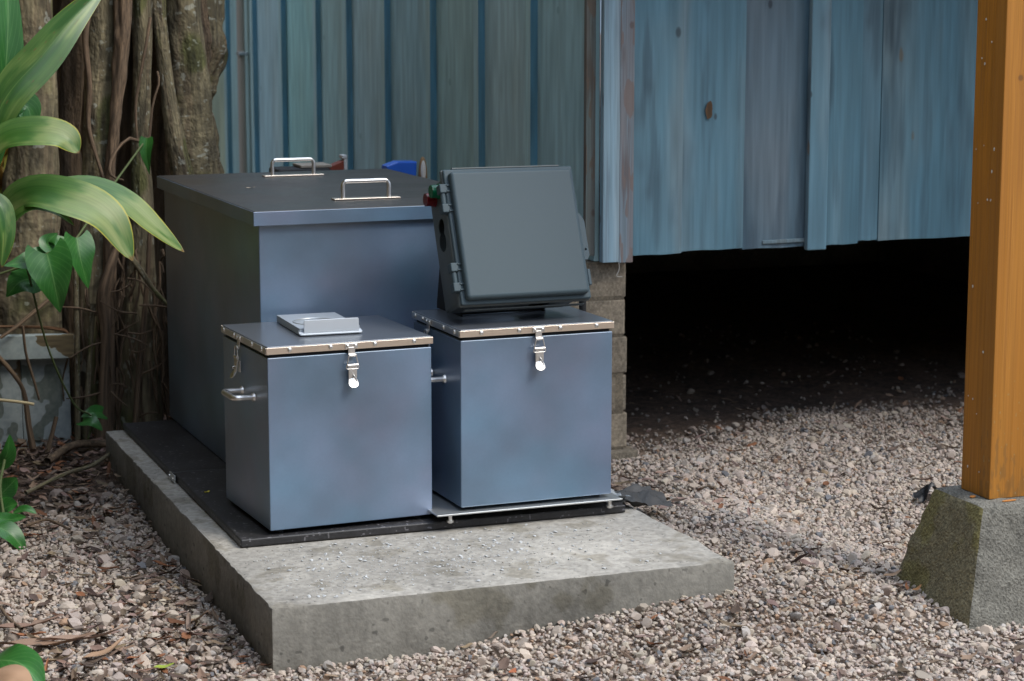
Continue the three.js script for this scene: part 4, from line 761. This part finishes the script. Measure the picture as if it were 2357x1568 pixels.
// ------------------------------------------------------------------ bench behind the bin with odds and ends
{
  SEED = 91;
  const W = thing('work_bench', 'low timber bench hidden behind the big bin', 'bench', [0.86, 0, -2.32]);
  part('bench_top', bx(1.0, 0.03, 0.4, 0, 0.715, 0, 0.003), M.timber, W);
  for (const [x, z] of [[-0.46, 0.16], [0.46, 0.16], [-0.46, -0.16], [0.46, -0.16]]) part('leg', bx(0.05, 0.705, 0.05, x, 0.01, z, 0.003), M.timber, W);
  const on = (u) => at(u, 392, 'z', -2.3);
  const P = on(918), K = depthOf(P) / FPX;
  const sh = new THREE.Shape(); const s = 0.0012; sh.moveTo(-36 * K, 0); sh.lineTo(30 * K, 0); sh.lineTo(33 * K, 0.106); sh.lineTo(-8 * K, 0.107); sh.lineTo(-34 * K, 0.095); sh.closePath();
  const scoop = thing('blue_scoop', 'bright blue plastic scoop behind the bin lid', 'scoop', [P.x, 0.7475, -2.32]);
  part('pan', new THREE.ExtrudeGeometry(sh, { depth: 0.05, bevelEnabled: true, bevelSize: 0.004, bevelThickness: 0.004, bevelSegments: 2 }), mat({ color: lin(0.01, 0.12, 0.62), roughness: 0.35 }), scoop);
  part('grip', tube([[-0.03, 0.012, -0.002], [-0.06, 0.014, -0.05], [-0.07, 0.016, -0.1]], 0.009, 14, 8), mat({ color: lin(0.01, 0.12, 0.62), roughness: 0.35 }), scoop);
  const R = on(778);
  const wedge = thing('red_wedge', 'rust red wedge with a white metal cap behind the bin lid', 'block', [R.x, 0.7475, -2.32]);
  const ws = new THREE.Shape(); ws.moveTo(-0.06, 0); ws.lineTo(0.012, 0); ws.lineTo(0.012, 0.116); ws.lineTo(-0.055, 0.09); ws.closePath();
  part('wedge_body', new THREE.ExtrudeGeometry(ws, { depth: 0.04, bevelEnabled: true, bevelSize: 0.002, bevelThickness: 0.002, bevelSegments: 1 }), mat({ color: lin(0.2, 0.035, 0.015), roughness: 0.6 }), wedge);
  part('cap', [bx(0.012, 0.13, 0.03, 0.021, 0, 0.02, 0.003), bx(0.018, 0.012, 0.034, 0.017, 0.124, 0.02, 0.003)], mat({ color: lin(0.55, 0.56, 0.55), roughness: 0.45 }), wedge);
  const D = on(690);
  const bowl = thing('dark_tray', 'dark shallow tray with tan rim behind the bin lid handle', 'tray', [D.x, 0.7475, -2.3]);
  part('tray_body', bx(0.17, 0.1, 0.12, 0, 0, 0, 0.008, 2), M.black, bowl); part('tray_rim', bx(0.10, 0.01, 0.1, 0.04, 0.1005, 0, 0.003), M.pvc, bowl);
  const Q = on(973);
  const st = thing('bone_shell', 'small brown and white shell standing behind the bin lid', 'shell', [Q.x, 0.7455, -2.3]);
  const eg = new THREE.SphereGeometry(0.5, 16, 12); eg.scale(0.03, 0.125, 0.026); eg.translate(0, 0.0625, 0); part('shell_body', eg, mat({ color: lin(0.28, 0.17, 0.08), roughness: 0.8 }), st);
  const eg2 = new THREE.SphereGeometry(0.5, 12, 10); eg2.scale(0.018, 0.07, 0.012); eg2.translate(-0.001, 0.078, 0.009); part('shell_core', eg2, mat({ color: lin(0.7, 0.66, 0.6), roughness: 0.7 }), st);
}
// ------------------------------------------------------------------ gravel, chips and litter
function stoneGeo(seed, ang) {
  let g = new THREE.IcosahedronGeometry(1, 1); g.deleteAttribute('uv'); g.deleteAttribute('normal'); g = mergeVertices(g, 1e-4);
  const p = g.attributes.position, fx = [];
  SEED = seed; const planes = [...Array(8)].map(() => [V(rnd() - 0.5, rnd() - 0.5, rnd() - 0.5).normalize(), rr(0.42, 0.75)]);
  const sx = rr(0.85, 1.25), sy = rr(0.55, 0.8), sz = rr(0.75, 1.0);
  for (let i = 0; i < p.count; i++) {
    const v = V(p.getX(i), p.getY(i), p.getZ(i)); v.multiplyScalar(1 + 0.35 * (n3(v.x * 1.3 + seed, v.y * 1.3, v.z * 1.3, 1) - 0.5));
    if (ang) for (const [n, d] of planes) { const k = v.dot(n) - d; if (k > 0) v.addScaledVector(n, -k); }
    p.setXYZ(i, v.x * sx, v.y * sy, v.z * sz);
  }
  return ang ? toCreasedNormals(g, 0.32) : (g.computeVertexNormals(), g);
}
function solid(x, z) { // places where no stone may lie
  if (x > -0.004 && x < SLAB.w + 0.002 && z < 0.004 && z > -SLAB.d) return true;
  if (Math.abs(x - 1.687) < 0.163 && Math.abs(z - 0.076) < 0.163) return true;
  if (x > 1.29 && x < 1.51 && z < -1.6) return true;
  return false;
}
{
  const G = new THREE.Group(); G.name = 'gravel'; tag(G, 'loose pale pinkish grey gravel around the slab', 'gravel', null, 'stuff'); scene.add(G);
  const shapes = [stoneGeo(5, true), stoneGeo(12, true), stoneGeo(7, true), stoneGeo(11, true), stoneGeo(9, true), stoneGeo(10, true)];
  const lists = shapes.map(() => []);
  SEED = 401;
  const sp = 0.0102;
  for (let z = -3.6; z < 1.35; z += sp) for (let x = -1.0; x < 3.3; x += sp) {
    const X = x + rr(-0.5, 0.5) * sp, Z = z + rr(-0.5, 0.5) * sp, a = rnd(), b = rnd(), c = rnd(), d = rnd(), e = rnd();
    if (solid(X, Z)) continue;
    // bare soil round the tree, by the pier and deep under the house
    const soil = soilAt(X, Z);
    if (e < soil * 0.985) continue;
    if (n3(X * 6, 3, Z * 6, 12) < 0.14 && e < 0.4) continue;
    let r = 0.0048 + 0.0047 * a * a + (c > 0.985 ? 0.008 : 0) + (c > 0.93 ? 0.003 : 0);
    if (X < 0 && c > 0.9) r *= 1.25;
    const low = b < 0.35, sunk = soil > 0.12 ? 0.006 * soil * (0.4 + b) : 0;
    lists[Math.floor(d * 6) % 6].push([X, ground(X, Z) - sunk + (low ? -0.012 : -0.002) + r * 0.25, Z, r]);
  }
  const q = new THREE.Object3D(), col = new THREE.Color();
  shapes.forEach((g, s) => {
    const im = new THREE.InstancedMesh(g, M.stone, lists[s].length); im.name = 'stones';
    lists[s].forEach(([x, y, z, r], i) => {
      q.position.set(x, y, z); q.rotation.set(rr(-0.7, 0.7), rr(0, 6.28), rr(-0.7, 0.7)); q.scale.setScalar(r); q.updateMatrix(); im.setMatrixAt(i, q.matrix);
      const k = rr(0.3, 0.48) * (0.82 + 0.3 * n3(x * 2, 0, z * 2, 31)) * (1 - 0.45 * clamp(soilAt(x, z))), t = rnd();  // stones darken toward soil zones: dirt plus painted-in crawlspace dimness
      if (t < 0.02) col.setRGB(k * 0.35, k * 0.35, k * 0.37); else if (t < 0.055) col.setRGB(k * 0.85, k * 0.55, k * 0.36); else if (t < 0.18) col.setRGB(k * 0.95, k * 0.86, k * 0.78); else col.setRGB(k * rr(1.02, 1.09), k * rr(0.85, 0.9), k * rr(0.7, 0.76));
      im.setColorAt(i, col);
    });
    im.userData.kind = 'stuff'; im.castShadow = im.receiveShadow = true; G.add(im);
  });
}
{ // pale chips lying on the slab
  SEED = 431; const N = 1200, g = stoneGeo(9, true), im = new THREE.InstancedMesh(g, M.stone, N), q = new THREE.Object3D(), col = new THREE.Color(); let n = 0;
  while (n < N) {
    const x = rr(0.05, 0.98), z = -rr(0.03, 0.47); const dens = 0.15 + gauss(x, z, 0.3, -0.22, 0.28, 0.16) + 0.8 * gauss(x, z, 0.55, -0.3, 0.3, 0.13);
    if (rnd() > dens) continue;
    const r = rnd() < 0.82 ? rr(0.0008, 0.0024) : rr(0.0028, 0.006); q.position.set(x, SLAB.h + r * 0.3, z); q.rotation.set(rr(-0.2, 0.2), rr(0, 6.28), rr(-0.2, 0.2)); q.scale.set(r * rr(0.9, 1.5), r * 0.6, r * rr(0.7, 1)); q.updateMatrix(); im.setMatrixAt(n, q.matrix);
    const k = rr(0.4, 0.56); if (rnd() < 0.06) col.setRGB(k * 0.55, k * 0.5, k * 0.42); else col.setRGB(k * 0.98, k, k); im.setColorAt(n, col); n++;
  }
  im.name = 'stone_chips'; im.castShadow = im.receiveShadow = true; tag(im, 'small pale stone chips scattered on the slab', 'chips', null, 'stuff'); scene.add(im);
}
function deadLeaf(seed) { // curled dry leaf, unit length
  SEED = seed; const c1 = rr(0.1, 0.35), cu = rr(0.15, 0.5);
  return blade([V(-0.5, c1 * 0.6, 0), V(-0.2, 0.05, rr(-0.05, 0.05)), V(0.15, 0.02, rr(-0.05, 0.05)), V(0.5, c1, 0)], rr(0.28, 0.5), V(0, 1, 0), { fold: cu, wave: 0.08, n: 8, wf: 9 });
}
{
  const G = new THREE.Group(); G.name = 'leaf_litter'; tag(G, 'dry brown leaf litter and twigs on the gravel', 'leaf litter', null, 'stuff'); scene.add(G);
  for (let s = 0; s < 4; s++) {
    const g = deadLeaf(500 + s); SEED = 520 + s; const pts = [];
    let guard = 0;
    while (pts.length < 760 && guard++ < 60000) {
      const x = rr(-0.9, 3.0), z = rr(-2.6, 1.2); if (solid(x, z)) continue;
      const dens = 0.025 + 1.0 * gauss(x, z, -0.42, 0.02, 0.26, 0.32) + 0.2 * gauss(x, z, -0.3, -0.7, 0.3, 0.5) + 0.8 * gauss(x, z, 0.1, -2.15, 0.5, 0.3) + 0.7 * gauss(x, z, -0.25, -1.7, 0.3, 0.35) + 0.3 * gauss(x, z, 1.4, 0.5, 0.6, 0.12) + 0.15 * gauss(x, z, 0.2, 0.3, 0.8, 0.2) + 0.3 * gauss(x, z, 1.4, -0.05, 0.12, 0.16) + 0.35 * gauss(x, z, -0.1, -0.8, 0.1, 0.9) + 0.35 * gauss(x, z, 1.2, -1.0, 0.15, 0.4);
      if (rnd() > dens * 0.8) continue; pts.push([x, z]);
    }
    const im = new THREE.InstancedMesh(g, M.dead, pts.length), q = new THREE.Object3D(), col = new THREE.Color(); im.name = 'dead_leaves';
    pts.forEach(([x, z], i) => {
      const strap = rnd() < 0.35; q.position.set(x, ground(x, z) + 0.008, z); q.rotation.set(rr(-0.3, 0.3), rr(0, 6.28), rr(-0.3, 0.3) + (rnd() < 0.3 ? Math.PI : 0)); const L = rr(0.018, 0.05) * (strap ? 1.6 : 1); q.scale.set(L, L * 0.7, L * (strap ? 0.35 : 1)); q.updateMatrix(); im.setMatrixAt(i, q.matrix);
      const k = rr(0.05, 0.26), t = rnd(); if (t < 0.1) col.setRGB(k * 1.1, k * 0.45, k * 0.2); else col.setRGB(k, k * rr(0.62, 0.75), k * rr(0.42, 0.58)); im.setColorAt(i, col);
    });
    im.userData.kind = 'stuff'; im.castShadow = im.receiveShadow = true; G.add(im);
  }
}
{ // leaves one can pick out
  const one = (u, v, name, label, c, L, W, turn, y = null, seed = 560) => { const P = at(u, v, 'y', y ?? 0.015); const gy = y ?? ground(P.x, P.z) + 0.012; const g = deadLeaf(seed); const m = part(name, g, mat({ color: lin(...c), roughness: 0.7, side: THREE.DoubleSide })); m.position.set(P.x, gy, P.z); m.rotation.y = turn; m.scale.set(L, L * 0.5, W * 2.4); tag(m, label, 'leaf'); };
  one(377, 1528, 'fallen_leaf', 'yellow green fallen leaf on the gravel', [0.28, 0.36, 0.04], 0.045, 0.02, 0.2);
  one(1180, 1546, 'fallen_leaf', 'orange fallen leaf on the gravel before the slab', [0.38, 0.12, 0.05], 0.03, 0.02, 0.8, null, 561);
  one(1692, 1447, 'fallen_leaf', 'dark brown curled leaf near the slab corner', [0.07, 0.045, 0.03], 0.07, 0.02, 1.0, null, 562);
  one(477, 1133, 'fallen_leaf', 'tiny yellow leaf on the black mat', [0.4, 0.34, 0.03], 0.024, 0.012, 0.9, 0.155, 563);
  one(238, 1500, 'fallen_leaf', 'long tan dry leaf near the slab corner', [0.32, 0.2, 0.12], 0.15, 0.03, 0.75, null, 564);
  one(110, 1482, 'fallen_leaf', 'shredded brown strap leaf in the litter', [0.24, 0.15, 0.1], 0.2, 0.025, -0.1, null, 565);
  one(60, 1440, 'fallen_leaf', 'broken reddish brown strap leaf in the litter', [0.2, 0.12, 0.085], 0.17, 0.022, 0.15, null, 566);
  one(190, 1470, 'fallen_leaf', 'narrow pale brown strap leaf lying in the litter', [0.27, 0.18, 0.13], 0.2, 0.018, 0.05, null, 567);
  one(2110, 1382, 'fallen_leaf', 'orange brown leaf at the footing base', [0.34, 0.16, 0.06], 0.05, 0.014, 0.6, null, 561);
  one(2054, 1352, 'fallen_leaf', 'pale tan leaf strip beside the footing', [0.34, 0.22, 0.14], 0.07, 0.016, 0.4, null, 562);
  one(575, 455 - 22, 'fallen_leaf', 'pale leaf scrap on the bin lid', [0.5, 0.4, 0.3], 0.03, 0.006, 0.1, 0.8645, 563);
  { const a = at(1424, 604, 'z', -1.555); const m = part('hanging_string', tube([a, V(a.x + 0.002, a.y - 0.02, a.z), V(a.x - 0.006, a.y - 0.04, a.z), V(a.x + 0.012, a.y - 0.043, a.z)], 0.0011, 20, 5), mat({ color: lin(0.5, 0.48, 0.44), roughness: 0.8 })); tag(m, 'frayed pale string hanging under the corner boards', 'string'); }
  // twigs
  const twig = (pts, r, label, m) => tag(part('twig', tube(pts.map(([u, v, y]) => { const P = at(u, v, 'y', 0.02); P.y = ground(P.x, P.z) + y; return P; }), r, 30, 7), m), label, 'twig');
  twig([[60, 1170, 0.03], [150, 1135, 0.035], [210, 1115, 0.03], [255, 1090, 0.03]], 0.006, 'greenish twig lying across the gravel by the slab', M.vinePale);
  twig([[110, 1100, 0.02], [170, 1072, 0.03], [245, 1060, 0.02]], 0.012, 'thick brown stick near the back corner of the slab', M.vine);
  twig([[60, 1220, 0.02], [110, 1215, 0.03], [160, 1230, 0.025]], 0.0035, 'thin brown twig beside the seedlings', M.vine);
  twig([[0, 1400, 0.02], [20, 1425, 0.02], [50, 1445, 0.02]], 0.004, 'short dry stick in the leaf litter', M.vine);
  const st = thing('dry_stalk', 'pale broken stalk sticking out before the old fence', 'stalk'); part('stalk', tube([px(-30, 918, -2.0), px(40, 925, -2.0), px(78, 931, -1.99)], 0.0045, 12, 8), mat({ color: lin(0.55, 0.45, 0.26), roughness: 0.7 }), st);
  // black cloth edge at the right of the mat and behind the footing
  const cloth = (name, label, o, rag) => { const g = new THREE.PlaneGeometry(o.w, o.d, 24, 14); g.rotateX(-Math.PI / 2); const p = g.attributes.position; for (let i = 0; i < p.count; i++) { const x = p.getX(i), z = p.getZ(i); p.setY(i, o.a * (n3(x * 25 + rag, 0, z * 25, 3) - 0.4) + o.a * 0.5 * (n3(x * 60, rag, z * 60, 5) - 0.5)); p.setX(i, x + 0.015 * (n3(z * 30, rag, 1, 2) - 0.5)); p.setZ(i, z + 0.03 * (n3(x * 24, rag, 4, 2) - 0.5)); } g.computeVertexNormals(); const m = part(name, g, o.m); m.position.set(...o.p); m.rotation.y = o.r || 0; return tag(m, label, 'sheet'); };
  cloth('torn_sheet', 'torn dark weed cloth crumpled at the mat end', { w: 0.17, d: 0.15, a: 0.035, p: [1.07, SLAB.h + 0.012, -0.6], m: mat({ color: lin(0.06, 0.058, 0.056), roughness: 0.55, side: THREE.DoubleSide }) }, 2);
  cloth('plastic_scrap', 'clear crumpled plastic film caught at the plate corner', { w: 0.06, d: 0.07, a: 0.03, p: [0.995, SLAB.h + 0.03, -0.54], m: mat({ color: lin(0.3, 0.32, 0.33), roughness: 0.2, side: THREE.DoubleSide }) }, 5);
  const P = at(2146, 1130, 'y', 0.03);
  cloth('torn_sheet', 'black plastic scrap poking up behind the footing', { w: 0.09, d: 0.05, a: 0.05, p: [P.x - 0.005, ground(P.x, P.z) + 0.03, P.z + 0.0], m: mat({ color: lin(0.012, 0.012, 0.014), roughness: 0.5, side: THREE.DoubleSide }) }, 8);
}
renderer.render(scene, camera);
